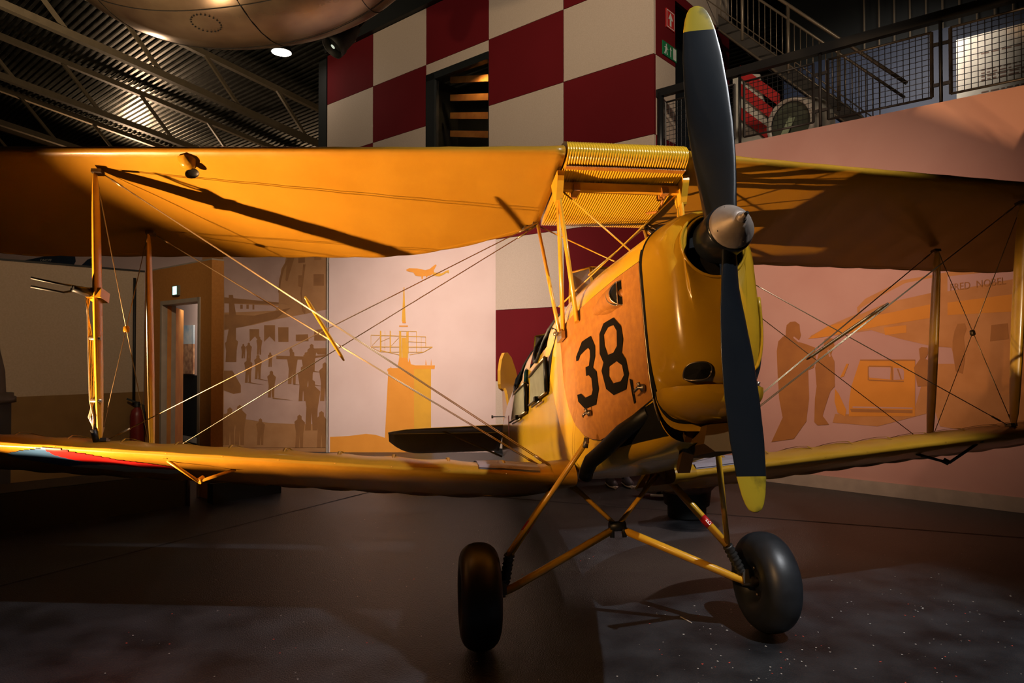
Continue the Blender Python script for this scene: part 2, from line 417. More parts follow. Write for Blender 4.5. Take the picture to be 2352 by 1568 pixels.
# oil tank box and brackets under the nose
bx=MB('olivedk'); bx.loft([[Vector((x,y,z)) for y,z in ((-.03,.70),(.10,.71),(.12,.63),(.10,.60),(-.01,.60),(-.05,.63))] for x in (1.30,1.0)],smooth=False); bx.build('oil_tank', root)
bx=MB('olivedk'); bx.bar((1.22,-.05,.72),(1.02,-.03,.55),.05,.03); bx.build('engine_bracket', root)
for s in (-1,1):
    bx=MB('hole'); bx.add([Vector((x,s*(side_y(x,z)+.004),z)) for x in (1.232,1.15,1.05,.95,.85,.78) for z in (.80-.05*(1.232-x)*2,.74,.70,.67)],[(i*4+j,i*4+j+1,i*4+j+5,i*4+j+4) for i in range(5) for j in range(3)]); bx.build('engine_bay_gap', root)
# exhaust pipe
ex=MB('black'); ex.tube([(1.15,-.19,.775),(.95,-.25,.72),(.75,-.285,.66),(.58,-.30,.63),(.48,-.30,.59),(.45,-.30,.565)],[.03,.036,.036,.036,.034,.034],14); ex.build('exhaust_pipe', root)
# windscreens
for xw in (-.08,-1.40):
    w = MB('strut','glass'); z0=1.69; zt_=1.835 if xw>-1 else 1.78; L=[Vector((xw-.02,-.20,1.60)),Vector((xw-.08,-.17,zt_)),Vector((xw-.08,.17,zt_)),Vector((xw-.02,.20,1.60))]
    Cn=[Vector((xw+.12,-.09,z0-.02)),Vector((xw+.02,-.07,zt_)),Vector((xw+.02,.07,zt_)),Vector((xw+.12,.09,z0-.02))]
    for a,b in ((L[0],L[1]),(L[1],Cn[1]),(Cn[1],Cn[2]),(Cn[2],L[2]),(L[2],L[3]),(Cn[0],Cn[1]),(Cn[3],Cn[2]),(L[0],Cn[0]),(L[3],Cn[3]),(Cn[0],Cn[3])): w.tube([a,b],.008,6)
    w.use('glass'); w.poly([L[0],L[1],Cn[1],Cn[0]],(.002,0,0)); w.poly([Cn[0],Cn[1],Cn[2],Cn[3]],(.002,0,0)); w.poly([Cn[3],Cn[2],L[2],L[3]],(.002,0,0))
    w.build('windscreen', root)
# open cockpit doors folded down on the starboard side
for q in (((-.843,1.322),(-.243,1.320),(-.305,1.120),(-.964,1.146)),((-1.61,1.339),(-1.041,1.317),(-1.111,1.123),(-1.979,1.166))):
    d=MB('cream'); P=[Vector((x,-(.335 if i<2 else .325),z)) for i,(x,z) in enumerate(q)]
    d.poly(P,(0,.012,0)); dr=d.build('cockpit_door', root)
    k=MB('alu'); k.tube([P[0]+Vector((0,-.006,0)),P[1]+Vector((0,-.006,0))],.009,8); k.tube([P[3]+Vector((0,-.006,-.005)),P[2]+Vector((0,-.006,-.005))],.009,8)
    k.tube([P[3].lerp(P[2],.25)+Vector((0,-.012,-.035)),P[3].lerp(P[2],.75)+Vector((0,-.012,-.035))],.007,8)
    k.build('door_edge', dr)
    k=MB('black'); k.tube([P[1]+Vector((.01,-.004,0)),P[2]+Vector((.01,-.004,0))],.014,8)
    c=P[3].lerp(P[2],.6)+Vector((0,-.02,-.012)); k.build('door_gasket', dr); k=MB('black'); k.box(c,(.05,.03,.03)); k.build('door_catch', dr)
# dark cockpit edge shows above the doors, with curved blue instrument coaming
k=MB('teal'); k.tube([(-1.06,-.325,1.32),(-1.08,-.315,1.40),(-1.20,-.29,1.44)],.022,8); k.build('cockpit_padding', root)
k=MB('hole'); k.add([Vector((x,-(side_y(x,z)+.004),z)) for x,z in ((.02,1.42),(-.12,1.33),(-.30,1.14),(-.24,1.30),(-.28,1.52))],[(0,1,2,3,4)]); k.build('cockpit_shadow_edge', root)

# ---- propeller
pr=MB('prop','tipyellow'); NB=28
def blade(r):
    R0=.9865
    tab=[(.0,.13,62,.075),(.06,.135,60,.075),(.12,.138,54,.066),(.2,.145,44,.045),(.3,.156,34,.034),(.45,.168,25,.024),(.6,.166,20,.018),(.75,.152,16.5,.013),(.87,.126,14.5,.010),(.93,.100,14,.009),(.96,.078,13.5,.008),(.978,.054,13,.006),(R0,.018,13,.003)]
    for a,b in zip(tab,tab[1:]):
        if a[0]<=r<=b[0]:
            f=(r-a[0])/(b[0]-a[0]); return [p+(q-p)*f for p,q in zip(a[1:],b[1:])]
    return tab[-1][1:]
for sg in (1,-1):
    rs=[.0,.03,.06,.09,.12,.16,.2,.25,.3,.37,.45,.52,.6,.68,.75,.81,.87,.90,.93,.945,.96,.97,.978,.983,.9865]
    rr=[]
    for r in rs:
        c,b,th=blade(r); b=R(b)*1; ring=[]
        for k in range(24):
            a=2*PI*k/24; u=math.cos(a); v=math.sin(a)
            v = v*(1 if v>0 else .45)   # flatter back
            yy=u*c/2; xx=v*th/2*(1-.25*u)
            # pitch: rotate in the (y, x) plane, opposite sense for the two blades
            Y=yy*math.cos(b)*1 - xx*math.sin(b); X=yy*math.sin(b)+xx*math.cos(b)
            ring.append(Vector((HX-.005+X, sg*SPIN*Y, HZ+sg*r)))
        rr.append(ring)
    ntip=next(i for i,r in enumerate(rs) if r>.865)
    pr.use('prop').loft(rr[:ntip+1],caps=False); pr.use('tipyellow').loft(rr[ntip:],caps=False); pr.add(rr[-1],[tuple(range(24))])
pr.use('prop').lathe([(0,-.085),(.082,-.085),(.09,-.07),(.09,.05),(.084,.062),(0,.062)],36,(HX,0,HZ),(1,0,0))
prop=pr.build('propeller', root)
sp=MB('spinner','steel'); sp.lathe([(.083,0),(.083,.007),(.078,.012),(.060,.040),(.035,.066),(.022,.078),(.0,.080)],40,(HX+.063,0,HZ),(1,0,0)); 
sp.lathe([(.019,.074),(.019,.084),(.014,.088),(.009,.094),(.009,.106),(.0,.108)],20,(HX+.063,0,HZ),(1,0,0))
spn=sp.build('spinner_cone', prop)
for k in range(4):
    a=.4+k*PI/2; bt=MB('steel'); bt.lathe([(0,0),(.003,0),(.003,.003),(0,.003)],8,(HX+.063+.022,.07*math.cos(a),HZ+.07*math.sin(a)),(1,0,0)); bt.build('spinner_bolt', spn)
bt=MB('hole'); bt.tube([(HX+.063+.100,0,HZ),(HX+.063+.118,.004,HZ+.002)],.006,10); bt.build('spinner_nut', spn)

# ---- wings
UX,UZ,UY,USW,UDI=.604,2.239,.336,.152,.044
LX,LZ,LSW,LDI=.149,.579,.149,.093
CH=1.335; INC=R(3.555)
def foil(n=16):
    cs=[.5*(1-math.cos(PI*k/n)) for k in range(n+1)]
    def yt(c): return 5*.105*(.2969*math.sqrt(c)-.126*c-.3516*c*c+.2843*c**3-.1036*c**4)
    def yc(c): 
        m,p=.035,.38
        return m/p**2*(2*p*c-c*c) if c<p else m/(1-p)**2*((1-2*p)+2*p*c-c*c)
    up=[(c,yc(c)+yt(c)) for c in cs]; lo=[(c,yc(c)-yt(c)) for c in cs]
    return up[::-1]+lo[1:]     # TE over the top to LE, back underneath
FOIL=foil()
def wing_point(kind, y, c, z):
    ay=abs(y)
    if kind=='u': x0,z0,sw,di,y0=UX,UZ,USW,UDI,UY
    else: x0,z0,sw,di,y0=LX,LZ,LSW,LDI,UY
    o=max(ay-y0,0); xle=x0-o*sw; zle=z0+o*di
    chord=CH; le=0.
    tip=4.45
    if ay>3.75:
        f=(ay-3.75)/(tip-3.75); le=CH*.42*(1-math.sqrt(max(0,1-f**2.2))); chord=CH*(math.sqrt(max(0.0004,1-f**2.6)))-le*.6
        chord=max(chord,.05)
    if kind=='u' and ay<1.5:
        f=max(0,(ay-.30)/1.2); chord=CH*(.62+.38*math.sin(min(1,f)*PI/2)**.9)
        thk=CH
    elif kind=='l' and ay<1.0:
        f=max(0,(ay-.27)/.73); chord=CH*(.55+.45*math.sin(min(1,f)*PI/2)**.8); thk=CH
    else: thk=chord if ay>3.75 else CH
    fr=(ay-.336)/.30; fr=fr-math.floor(fr); sc_=-(.007 if kind=='u' else .012)*math.sin(PI*fr)**.8 if .336<ay<4.2 else 0
    X=xle-le-c*chord*math.cos(INC)-z*thk*math.sin(INC)
    amp=sc_*(1 if z>0 else -.5)*min(1,6*c+.35)
    Z=zle-(le+c*chord)*math.sin(INC)+z*thk+amp
    return Vector((X,y,Z))
def wing(kind,s,y0,y1,name,mats=('yellow',)):
    ys=[y0]; y=y0
    while y<y1-1e-6:
        st=.05 if y<3.7 else .035; y=min(y1,y+st); ys.append(y)
    w=MB(*mats); rr=[[wing_point(kind,s*y,c,z) for c,z in FOIL] for y in ys]
    w.loft(rr); return w
def under(kind,y,c,off=0):  # point on the lower surface
    zz=min((abs(cc-c),z) for cc,z in FOIL[len(FOIL)//2:])[1]
    return wing_point(kind,y,c,zz)+Vector((0,0,off))
def over(kind,y,c,off=0):
    zz=min((abs(cc-c),z) for cc,z in FOIL[:len(FOIL)//2+1])[1]
    return wing_point(kind,y,c,zz)+Vector((0,0,off))
for s in (-1,1):
    w=wing('u',s,UY+.006,4.45,'u'); uw=w.build('upper_wing', root); 
    lw=wing('l',s,.30,4.45,'l').build('lower_wing', root)
    t=MB('yellow'); y=.636
    while y<4.2:
        t.tube([over('l',s*y,c,.001) for c in (.0,.02,.06,.12,.2,.3,.42,.55)],.008,4,r2=.0015,up=(0,0,1)); y+=.3
    t.build('rib_tapes', lw)
    # walkway plate by the root and root fairing
    wk=MB('fab_pink')
    g=[[over('l',s*y,c,.012) for c in (.012,.03,.06,.10,.16,.24,.34)] for y in ([.46,.55,.66,.78] if s<0 else [.40,.5,.62,.78])]
    wk.loft(g,closed=False); wk.loft([[p+Vector((0,0,-.008)) for p in r] for r in g],closed=False); wk.build('walkway_plate', lw)
    rf=MB('strut'); rf.loft([[wing_point('l',s*y,c,z*1.12)+Vector((.006,0,0)) for c,z in FOIL] for y in (.27,.30,.36,.395)],caps=False); rf.build('root_fairing', lw)
    # teardrop lamp fairings under the upper wing
    for yy in (2.33,3.42) if s<0 else (3.9,):
        f=MB('strut','black'); c0=under('u',s*yy,.07,.0); rr=[]
        for i in range(11):
            u=i/10; pr_=math.sin(PI*min(1,u**.6))*.5+.5*(1-u)**.5*math.sin(PI*u**.5) if 0<u<1 else .02
            x=.075-.16*u
            rr.append([c0+Vector((x*1.1,.05*pr_*math.cos(PI*k/8),-.062*pr_*math.sin(PI*k/8)+.006)) for k in range(9)])
        f.loft(rr,closed=False); f.use('black'); f.lathe([(0,0),(.034,0),(.036,-.008)],16,c0+Vector((-.02,-s*.012,-.045)),(-.2,s*.35,.9)); f.build('teardrop_fairing', uw)
    # slot slats at tip leading edge: small black handle
    # little V bracket below the lower wing
    b = MB('panel','hole','alu'); rr=[]
    for i in range(12):
        u=i/11; x=1.06-.38*u; z=1.300+.012*u; prof=max(.03,math.cos(u*PI/2)**.75)
        y0=side_y(x,z)-.004
        rr.append([Vector((x-.03*(1-u)*(math.sin(PI*k/14)), s*(y0+.062*prof*math.sin(PI*k/14)), z+.056*prof*math.cos(PI*k/14))) for k in range(15)])
    b.loft(rr, closed=False); bl = b.build('intake_blister', pan)
    h = MB('hole','alu'); ring=[v+Vector((.002,0,0)) for v in rr[0]]
    h.add(ring,[tuple(range(15))]); h.use('alu').tube(ring+[ring[0]],.0028,6); h.build('intake_mouth', bl)

# nose cowl: skin, dished front with round shaft opening
nc = MB('cowl','hole')
nx = [1.239,1.25,1.30,1.35,1.38,1.405,1.42,1.435,1.445,1.45]
rings=[[ptx(x,t) for t in TS] for x in nx]
nc.loft(rings, caps=False)
circ=[Vector((1.452,.128*math.cos(t),HZ-.004+.128*math.sin(t))) for t in TS]
out=rings[-1]
# blend the outline to the opening; near the top the opening nearly reaches the skin
mid=[]
for o_,c_ in zip(out,circ):
    mid.append(c_.lerp(o_,.5)+Vector((.004,0,0)))
nc.loft([out,mid,circ],caps=False)
inner=[Vector((1.40,v.y*.97,HZ+(v.z-HZ)*.97)) for v in circ]
nc.loft([circ,[Vector((1.445,v.y*.96,HZ+(v.z-HZ)*.96)) for v in circ]],caps=False)
nc.use('hole').loft([[Vector((1.445,v.y*.96,HZ+(v.z-HZ)*.96)) for v in circ],inner],caps=False); nc.add(inner,[tuple(range(NT))])
cowl = nc.build('nose_cowl', root)
r_ = MB('cowl'); r_.tube([v+Vector((.002,0,0)) for v in circ]+[circ[0]+Vector((.002,0,0))],.006,8); r_.build('opening_lip', cowl)
# gap between cowl and side panels
g = MB('hole'); g.tube([ptx(1.242,t,-.002) for t in TS]+[ptx(1.242,0,-.002)],.007,6); g.build('cowl_joint', cowl)
g = MB('alu'); g.tube([ptx(1.233,t,.003) for t in TS if -.75<math.sin(t)<.4 and math.cos(t)<0],.0035,6); g.build('joint_strip', cowl)
# oval air hole, starboard front
def front_x(y,z):
    # x of the nose skin where the section passes (y, z)
    lo,hi=1.25,1.45
    for _ in range(30):
        mx=(lo+hi)/2
        if side_y(mx,z)>=abs(y): lo=mx
        else: hi=mx
    return (lo+hi)/2
ov=MB('hole'); ring=[]
for k in range(32):
    a=2*PI*k/32; cs,sn=math.cos(a),math.sin(a)
    yy=-.097+.045*math.copysign(abs(cs)**.75,cs); zz=.879+.031*math.copysign(abs(sn)**.75,sn); ring.append(Vector((front_x(yy,max(zz,.86))+.006,yy,zz)))
cx=sum(ring,Vector())/32; cx.x=max(v.x for v in ring)+.001
ov.add(ring+[cx],[(k,(k+1)%32,32) for k in range(32)]); ov.use('alu').tube(ring+[ring[0]],.0028,6); ov.build('air_hole', cowl)
# port side air scoop opening
sc=MB('hole','cowl'); pts=[]
rows=[]
for i in range(9):
    z=1.165-.30*i/8
    row=[]
    for k in range(7):
        x=1.41-.10*k/6; row.append(Vector((x,side_y(x,z)+.006,z)))
    rows.append(row)
sc.loft(rows,closed=False)
edge=[rows[0][k] for k in range(6,-1,-1)]+[rows[i][0] for i in range(1,9)]
sc.use('cowl').tube(edge,.007,6); sc.build('air_scoop', cowl)
# chin cowl
cb=MB('cowl'); rr=[]
for i in range(9):
    u=i/8; x=1.40-.30*u; w=.165*math.sqrt(max(.03,1-(1-min(1,u*2.2))**2))*(1 if u<.8 else 1)
    w=min(.2,.06+.16*min(1,u*3)**.5); zb_=.80-.10*min(1,u*2.6)**.6*(1-.15*u)
    ring=[]
    for k in range(21):
        a=PI*k/20; ring.append(Vector((x, -w*math.cos(a), .835-(.835-zb_)*math.sin(a)**.8)))
    rr.append(ring)
cb.loft(rr,closed=False); cb.add(rr[-1],[tuple(range(21))]); cb.add(rr[0],[tuple(range(21))]); cb.build('chin_cowl', root)
# oil tank box and brackets under the nose
bx=MB('olivedk'); bx.loft([[Vector((x,y,z)) for y,z in ((-.03,.70),(.10,.71),(.12,.63),(.10,.60),(-.01,.60),(-.05,.63))] for x in (1.30,1.0)],smooth=False); bx.build('oil_tank', root)
bx=MB('olivedk'); bx.bar((1.22,-.05,.72),(1.02,-.03,.55),.05,.03); bx.build('engine_bracket', root)
for s in (-1,1):
    bx=MB('hole'); bx.add([Vector((x,s*(side_y(x,z)+.004),z)) for x in (1.232,1.15,1.05,.95,.85,.78) for z in (.80-.05*(1.232-x)*2,.74,.70,.67)],[(i*4+j,i*4+j+1,i*4+j+5,i*4+j+4) for i in range(5) for j in range(3)]); bx.build('engine_bay_gap', root)
# exhaust pipe
ex=MB('black'); ex.tube([(1.15,-.19,.775),(.95,-.25,.72),(.75,-.285,.66),(.58,-.30,.63),(.48,-.30,.59),(.45,-.30,.565)],[.03,.036,.036,.036,.034,.034],14); ex.build('exhaust_pipe', root)
# windscreens
for xw in (-.08,-1.40):
    w = MB('strut','glass'); z0=1.69; zt_=1.835 if xw>-1 else 1.78; L=[Vector((xw-.02,-.20,1.60)),Vector((xw-.08,-.17,zt_)),Vector((xw-.08,.17,zt_)),Vector((xw-.02,.20,1.60))]
    Cn=[Vector((xw+.12,-.09,z0-.02)),Vector((xw+.02,-.07,zt_)),Vector((xw+.02,.07,zt_)),Vector((xw+.12,.09,z0-.02))]
    for a,b in ((L[0],L[1]),(L[1],Cn[1]),(Cn[1],Cn[2]),(Cn[2],L[2]),(L[2],L[3]),(Cn[0],Cn[1]),(Cn[3],Cn[2]),(L[0],Cn[0]),(L[3],Cn[3]),(Cn[0],Cn[3])): w.tube([a,b],.008,6)
    w.use('glass'); w.poly([L[0],L[1],Cn[1],Cn[0]],(.002,0,0)); w.poly([Cn[0],Cn[1],Cn[2],Cn[3]],(.002,0,0)); w.poly([Cn[3],Cn[2],L[2],L[3]],(.002,0,0))
    w.build('windscreen', root)
# open cockpit doors folded down on the starboard side
for q in (((-.843,1.322),(-.243,1.320),(-.305,1.120),(-.964,1.146)),((-1.61,1.339),(-1.041,1.317),(-1.111,1.123),(-1.979,1.166))):
    d=MB('cream'); P=[Vector((x,-(.335 if i<2 else .325),z)) for i,(x,z) in enumerate(q)]
    d.poly(P,(0,.012,0)); dr=d.build('cockpit_door', root)
    k=MB('alu'); k.tube([P[0]+Vector((0,-.006,0)),P[1]+Vector((0,-.006,0))],.009,8); k.tube([P[3]+Vector((0,-.006,-.005)),P[2]+Vector((0,-.006,-.005))],.009,8)
    k.tube([P[3].lerp(P[2],.25)+Vector((0,-.012,-.035)),P[3].lerp(P[2],.75)+Vector((0,-.012,-.035))],.007,8)
    k.build('door_edge', dr)
    k=MB('black'); k.tube([P[1]+Vector((.01,-.004,0)),P[2]+Vector((.01,-.004,0))],.014,8)
    c=P[3].lerp(P[2],.6)+Vector((0,-.02,-.012)); k.build('door_gasket', dr); k=MB('black'); k.box(c,(.05,.03,.03)); k.build('door_catch', dr)
# dark cockpit edge shows above the doors, with curved blue instrument coaming
k=MB('teal'); k.tube([(-1.06,-.325,1.32),(-1.08,-.315,1.40),(-1.20,-.29,1.44)],.022,8); k.build('cockpit_padding', root)
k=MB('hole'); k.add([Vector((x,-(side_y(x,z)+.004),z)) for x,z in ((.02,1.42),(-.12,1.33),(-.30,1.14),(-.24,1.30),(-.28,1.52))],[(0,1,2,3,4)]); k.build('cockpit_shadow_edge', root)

# ---- propeller
pr=MB('prop','tipyellow'); NB=28
def blade(r):
    R0=.9865
    tab=[(.0,.13,62,.075),(.06,.135,60,.075),(.12,.138,54,.066),(.2,.145,44,.045),(.3,.156,34,.034),(.45,.168,25,.024),(.6,.166,20,.018),(.75,.152,16.5,.013),(.87,.126,14.5,.010),(.93,.100,14,.009),(.96,.078,13.5,.008),(.978,.054,13,.006),(R0,.018,13,.003)]
    for a,b in zip(tab,tab[1:]):
        if a[0]<=r<=b[0]:
            f=(r-a[0])/(b[0]-a[0]); return [p+(q-p)*f for p,q in zip(a[1:],b[1:])]
    return tab[-1][1:]
for sg in (1,-1):
    rs=[.0,.03,.06,.09,.12,.16,.2,.25,.3,.37,.45,.52,.6,.68,.75,.81,.87,.90,.93,.945,.96,.97,.978,.983,.9865]
    rr=[]
    for r in rs:
        c,b,th=blade(r); b=R(b)*1; ring=[]
        for k in range(24):
            a=2*PI*k/24; u=math.cos(a); v=math.sin(a)
            v = v*(1 if v>0 else .45)   # flatter back
            yy=u*c/2; xx=v*th/2*(1-.25*u)
            # pitch: rotate in the (y, x) plane, opposite sense for the two blades
            Y=yy*math.cos(b)*1 - xx*math.sin(b); X=yy*math.sin(b)+xx*math.cos(b)
            ring.append(Vector((HX-.005+X, sg*SPIN*Y, HZ+sg*r)))
        rr.append(ring)
    ntip=next(i for i,r in enumerate(rs) if r>.865)
    pr.use('prop').loft(rr[:ntip+1],caps=False); pr.use('tipyellow').loft(rr[ntip:],caps=False); pr.add(rr[-1],[tuple(range(24))])
pr.use('prop').lathe([(0,-.085),(.082,-.085),(.09,-.07),(.09,.05),(.084,.062),(0,.062)],36,(HX,0,HZ),(1,0,0))
prop=pr.build('propeller', root)
sp=MB('spinner','steel'); sp.lathe([(.083,0),(.083,.007),(.078,.012),(.060,.040),(.035,.066),(.022,.078),(.0,.080)],40,(HX+.063,0,HZ),(1,0,0)); 
sp.lathe([(.019,.074),(.019,.084),(.014,.088),(.009,.094),(.009,.106),(.0,.108)],20,(HX+.063,0,HZ),(1,0,0))
spn=sp.build('spinner_cone', prop)
for k in range(4):
    a=.4+k*PI/2; bt=MB('steel'); bt.lathe([(0,0),(.003,0),(.003,.003),(0,.003)],8,(HX+.063+.022,.07*math.cos(a),HZ+.07*math.sin(a)),(1,0,0)); bt.build('spinner_bolt', spn)
bt=MB('hole'); bt.tube([(HX+.063+.100,0,HZ),(HX+.063+.118,.004,HZ+.002)],.006,10); bt.build('spinner_nut', spn)

# ---- wings
UX,UZ,UY,USW,UDI=.604,2.239,.336,.152,.044
LX,LZ,LSW,LDI=.149,.579,.149,.093
CH=1.335; INC=R(3.555)
def foil(n=16):
    cs=[.5*(1-math.cos(PI*k/n)) for k in range(n+1)]
    def yt(c): return 5*.105*(.2969*math.sqrt(c)-.126*c-.3516*c*c+.2843*c**3-.1036*c**4)
    def yc(c): 
        m,p=.035,.38
        return m/p**2*(2*p*c-c*c) if c<p else m/(1-p)**2*((1-2*p)+2*p*c-c*c)
    up=[(c,yc(c)+yt(c)) for c in cs]; lo=[(c,yc(c)-yt(c)) for c in cs]
    return up[::-1]+lo[1:]     # TE over the top to LE, back underneath
FOIL=foil()
def wing_point(kind, y, c, z):
    ay=abs(y)
    if kind=='u': x0,z0,sw,di,y0=UX,UZ,USW,UDI,UY
    else: x0,z0,sw,di,y0=LX,LZ,LSW,LDI,UY
    o=max(ay-y0,0); xle=x0-o*sw; zle=z0+o*di
    chord=CH; le=0.
    tip=4.45
    if ay>3.75:
        f=(ay-3.75)/(tip-3.75); le=CH*.42*(1-math.sqrt(max(0,1-f**2.2))); chord=CH*(math.sqrt(max(0.0004,1-f**2.6)))-le*.6
        chord=max(chord,.05)
    if kind=='u' and ay<1.5:
        f=max(0,(ay-.30)/1.2); chord=CH*(.62+.38*math.sin(min(1,f)*PI/2)**.9)
        thk=CH
    elif kind=='l' and ay<1.0:
        f=max(0,(ay-.27)/.73); chord=CH*(.55+.45*math.sin(min(1,f)*PI/2)**.8); thk=CH
    else: thk=chord if ay>3.75 else CH
    fr=(ay-.336)/.30; fr=fr-math.floor(fr); sc_=-(.007 if kind=='u' else .012)*math.sin(PI*fr)**.8 if .336<ay<4.2 else 0
    X=xle-le-c*chord*math.cos(INC)-z*thk*math.sin(INC)
    amp=sc_*(1 if z>0 else -.5)*min(1,6*c+.35)
    Z=zle-(le+c*chord)*math.sin(INC)+z*thk+amp
    return Vector((X,y,Z))
def wing(kind,s,y0,y1,name,mats=('yellow',)):
    ys=[y0]; y=y0
    while y<y1-1e-6:
        st=.05 if y<3.7 else .035; y=min(y1,y+st); ys.append(y)
    w=MB(*mats); rr=[[wing_point(kind,s*y,c,z) for c,z in FOIL] for y in ys]
    w.loft(rr); return w
def under(kind,y,c,off=0):  # point on the lower surface
    zz=min((abs(cc-c),z) for cc,z in FOIL[len(FOIL)//2:])[1]
    return wing_point(kind,y,c,zz)+Vector((0,0,off))
def over(kind,y,c,off=0):
    zz=min((abs(cc-c),z) for cc,z in FOIL[:len(FOIL)//2+1])[1]
    return wing_point(kind,y,c,zz)+Vector((0,0,off))
for s in (-1,1):
    w=wing('u',s,UY+.006,4.45,'u'); uw=w.build('upper_wing', root); 
    lw=wing('l',s,.30,4.45,'l').build('lower_wing', root)
    t=MB('yellow'); y=.636
    while y<4.2:
        t.tube([over('l',s*y,c,.001) for c in (.0,.02,.06,.12,.2,.3,.42,.55)],.008,4,r2=.0015,up=(0,0,1)); y+=.3
    t.build('rib_tapes', lw)
    # walkway plate by the root and root fairing
    wk=MB('fab_pink')
    g=[[over('l',s*y,c,.012) for c in (.012,.03,.06,.10,.16,.24,.34)] for y in ([.46,.55,.66,.78] if s<0 else [.40,.5,.62,.78])]
    wk.loft(g,closed=False); wk.loft([[p+Vector((0,0,-.008)) for p in r] for r in g],closed=False); wk.build('walkway_plate', lw)
    rf=MB('strut'); rf.loft([[wing_point('l',s*y,c,z*1.12)+Vector((.006,0,0)) for c,z in FOIL] for y in (.27,.30,.36,.395)],caps=False); rf.build('root_fairing', lw)
    # teardrop lamp fairings under the upper wing
    for yy in (2.33,3.42) if s<0 else (3.9,):
        f=MB('strut','black'); c0=under('u',s*yy,.07,.0); rr=[]
        for i in range(11):
            u=i/10; pr_=math.sin(PI*min(1,u**.6))*.5+.5*(1-u)**.5*math.sin(PI*u**.5) if 0<u<1 else .02
            x=.075-.16*u
            rr.append([c0+Vector((x*1.1,.05*pr_*math.cos(PI*k/8),-.062*pr_*math.sin(PI*k/8)+.006)) for k in range(9)])
        f.loft(rr,closed=False); f.use('black'); f.lathe([(0,0),(.034,0),(.036,-.008)],16,c0+Vector((-.02,-s*.012,-.045)),(-.2,s*.35,.9)); f.build('teardrop_fairing', uw)
    # slot slats at tip leading edge: small black handle
    # little V bracket below the lower wing
    b=MB('strut' if s<0 else 'black'); y=2.45*s; a=under('l',y,.05,-.0); 
    b.tube([a,a+Vector((-.10,-s*.14,-.11))],.009,8); b.tube([a+Vector((-.10,-s*.14,-.11)),a+Vector((-.12,-s*.16,-.09))],.018,8); b.tube([a+Vector((-.10,-s*.14,-.11)),under('l',y-s*.32,.2)],.009,8)
    b.box(a+Vector((.03,0,.02)),(.03,.02,.03)); b.build('tie_down_bracket', lw)
# roundel beneath the starboard lower wing: red / white / blue sectors
RCX,RCY,RR_=-.72,-2.99,.47
ro=MB('red','rwhite','rblue')
def rpt(y,c):
    L=FOIL[len(FOIL)//2:]; z=0
    for a,b in zip(L,L[1:]):
        if a[0]<=c<=b[0]: f=(c-a[0])/(b[0]-a[0]+1e-9); z=a[1]+(b[1]-a[1])*f; break
    pnt=wing_point('l',y,c,z); return pnt+Vector((.004*max(0,1-c/.06),0,-.0035))
cc_=[.0,.002,.006,.012,.02,.03,.042,.056,.072,.09]+[.11+.02*k for k in range(40)]
yy_=[RCY-RR_+.012*k for k in range(int(2*RR_/.012)+1)]
for i_ in range(len(yy_)-1):
    for j_ in range(len(cc_)-1):
        q=rpt((yy_[i_]+yy_[i_+1])/2,(cc_[j_]+cc_[j_+1])/2); dx=q.x-RCX; dy=q.y-RCY
        if dx*dx+dy*dy>RR_*RR_: continue
        an=math.degrees(math.atan2(dy,dx))
        ro.use('rblue' if an<-12 and an>-135 else ('red' if -12<=an<100 else 'rwhite'))
        ro.add([rpt(yy_[i_],cc_[j_]),rpt(yy_[i_+1],cc_[j_]),rpt(yy_[i_+1],cc_[j_+1]),rpt(yy_[i_],cc_[j_+1])],[(0,1,2,3)],True)
ro.build('roundel', [o for o in bpy.data.objects if o.name.startswith('lower_wing')][0])

# ---- centre section fuel tank, corrugated
tk=MB('cowl'); NY=46*4
rows=[]
def tank_prof(c):  # thicker section, raised above the wing
    return 0
TP=[(.62,.035),(.5,.065),(.38,.088),(.27,.10),(.18,.102),(.10,.092),(.05,.07),(.015,.04),(0,.012),(.004,-.012),(.02,-.03),(.06,-.046),(.12,-.052),(.2,-.053),(.3,-.052),(.4,-.046),(.5,-.038),(.6,-.02),(.63,-.002)]
for j in range(NY+1):
    y=-.330+.66*j/NY; ph=j/4*2*PI; a=.0032*math.cos(ph)
    row=[]
    for i,(c,z) in enumerate(TP):
        n=Vector((TP[max(i-1,0)][1]-TP[min(i+1,len(TP)-1)][1], 0, -(TP[max(i-1,0)][0]-TP[min(i+1,len(TP)-1)][0])))
        n=Vector((-(TP[min(i+1,len(TP)-1)][1]-TP[max(i-1,0)][1]),0,-(TP[min(i+1,len(TP)-1)][0]-TP[max(i-1,0)][0])*1.0)); n.normalize()
        base=Vector((UX-c*CH*math.cos(INC)-z*CH*math.sin(INC)*.5+.004, y, UZ-c*CH*math.sin(INC)+z*CH*.92))
        row.append(base+n*a)
    rows.append(row)
tk.loft(rows)
tank=tk.build('fuel_tank', root)
tb=MB('strut')
tb.bar((UX-.15*CH,-.335,UZ-.115),(UX-.15*CH,.335,UZ-.115),.035,.045)
tb.use('panel').bar((UX-.055*CH,-.33,UZ-.065),(UX-.055*CH,.33,UZ-.065),.035,.006)
tb.box((UX-.16*CH,-.25,UZ-.13),(.10,.035,.04)); tb.box((UX-.16*CH,.25,UZ-.13),(.10,.035,.04))
tb.tube([(UX-.12*CH,.26,UZ-.12),(UX-.22*CH,.25,UZ-.20),(UX-.30*CH,.22,UZ-.16)],.008,8)
tb.build('tank_crossbar', tank)
tb=MB('alu'); tb.lathe([(0,.02),(.018,.02),(.02,.0),(.02,-.02)],14,(UX-.2*CH,-.05,UZ+.13)); tb.build('filler_cap', tank)
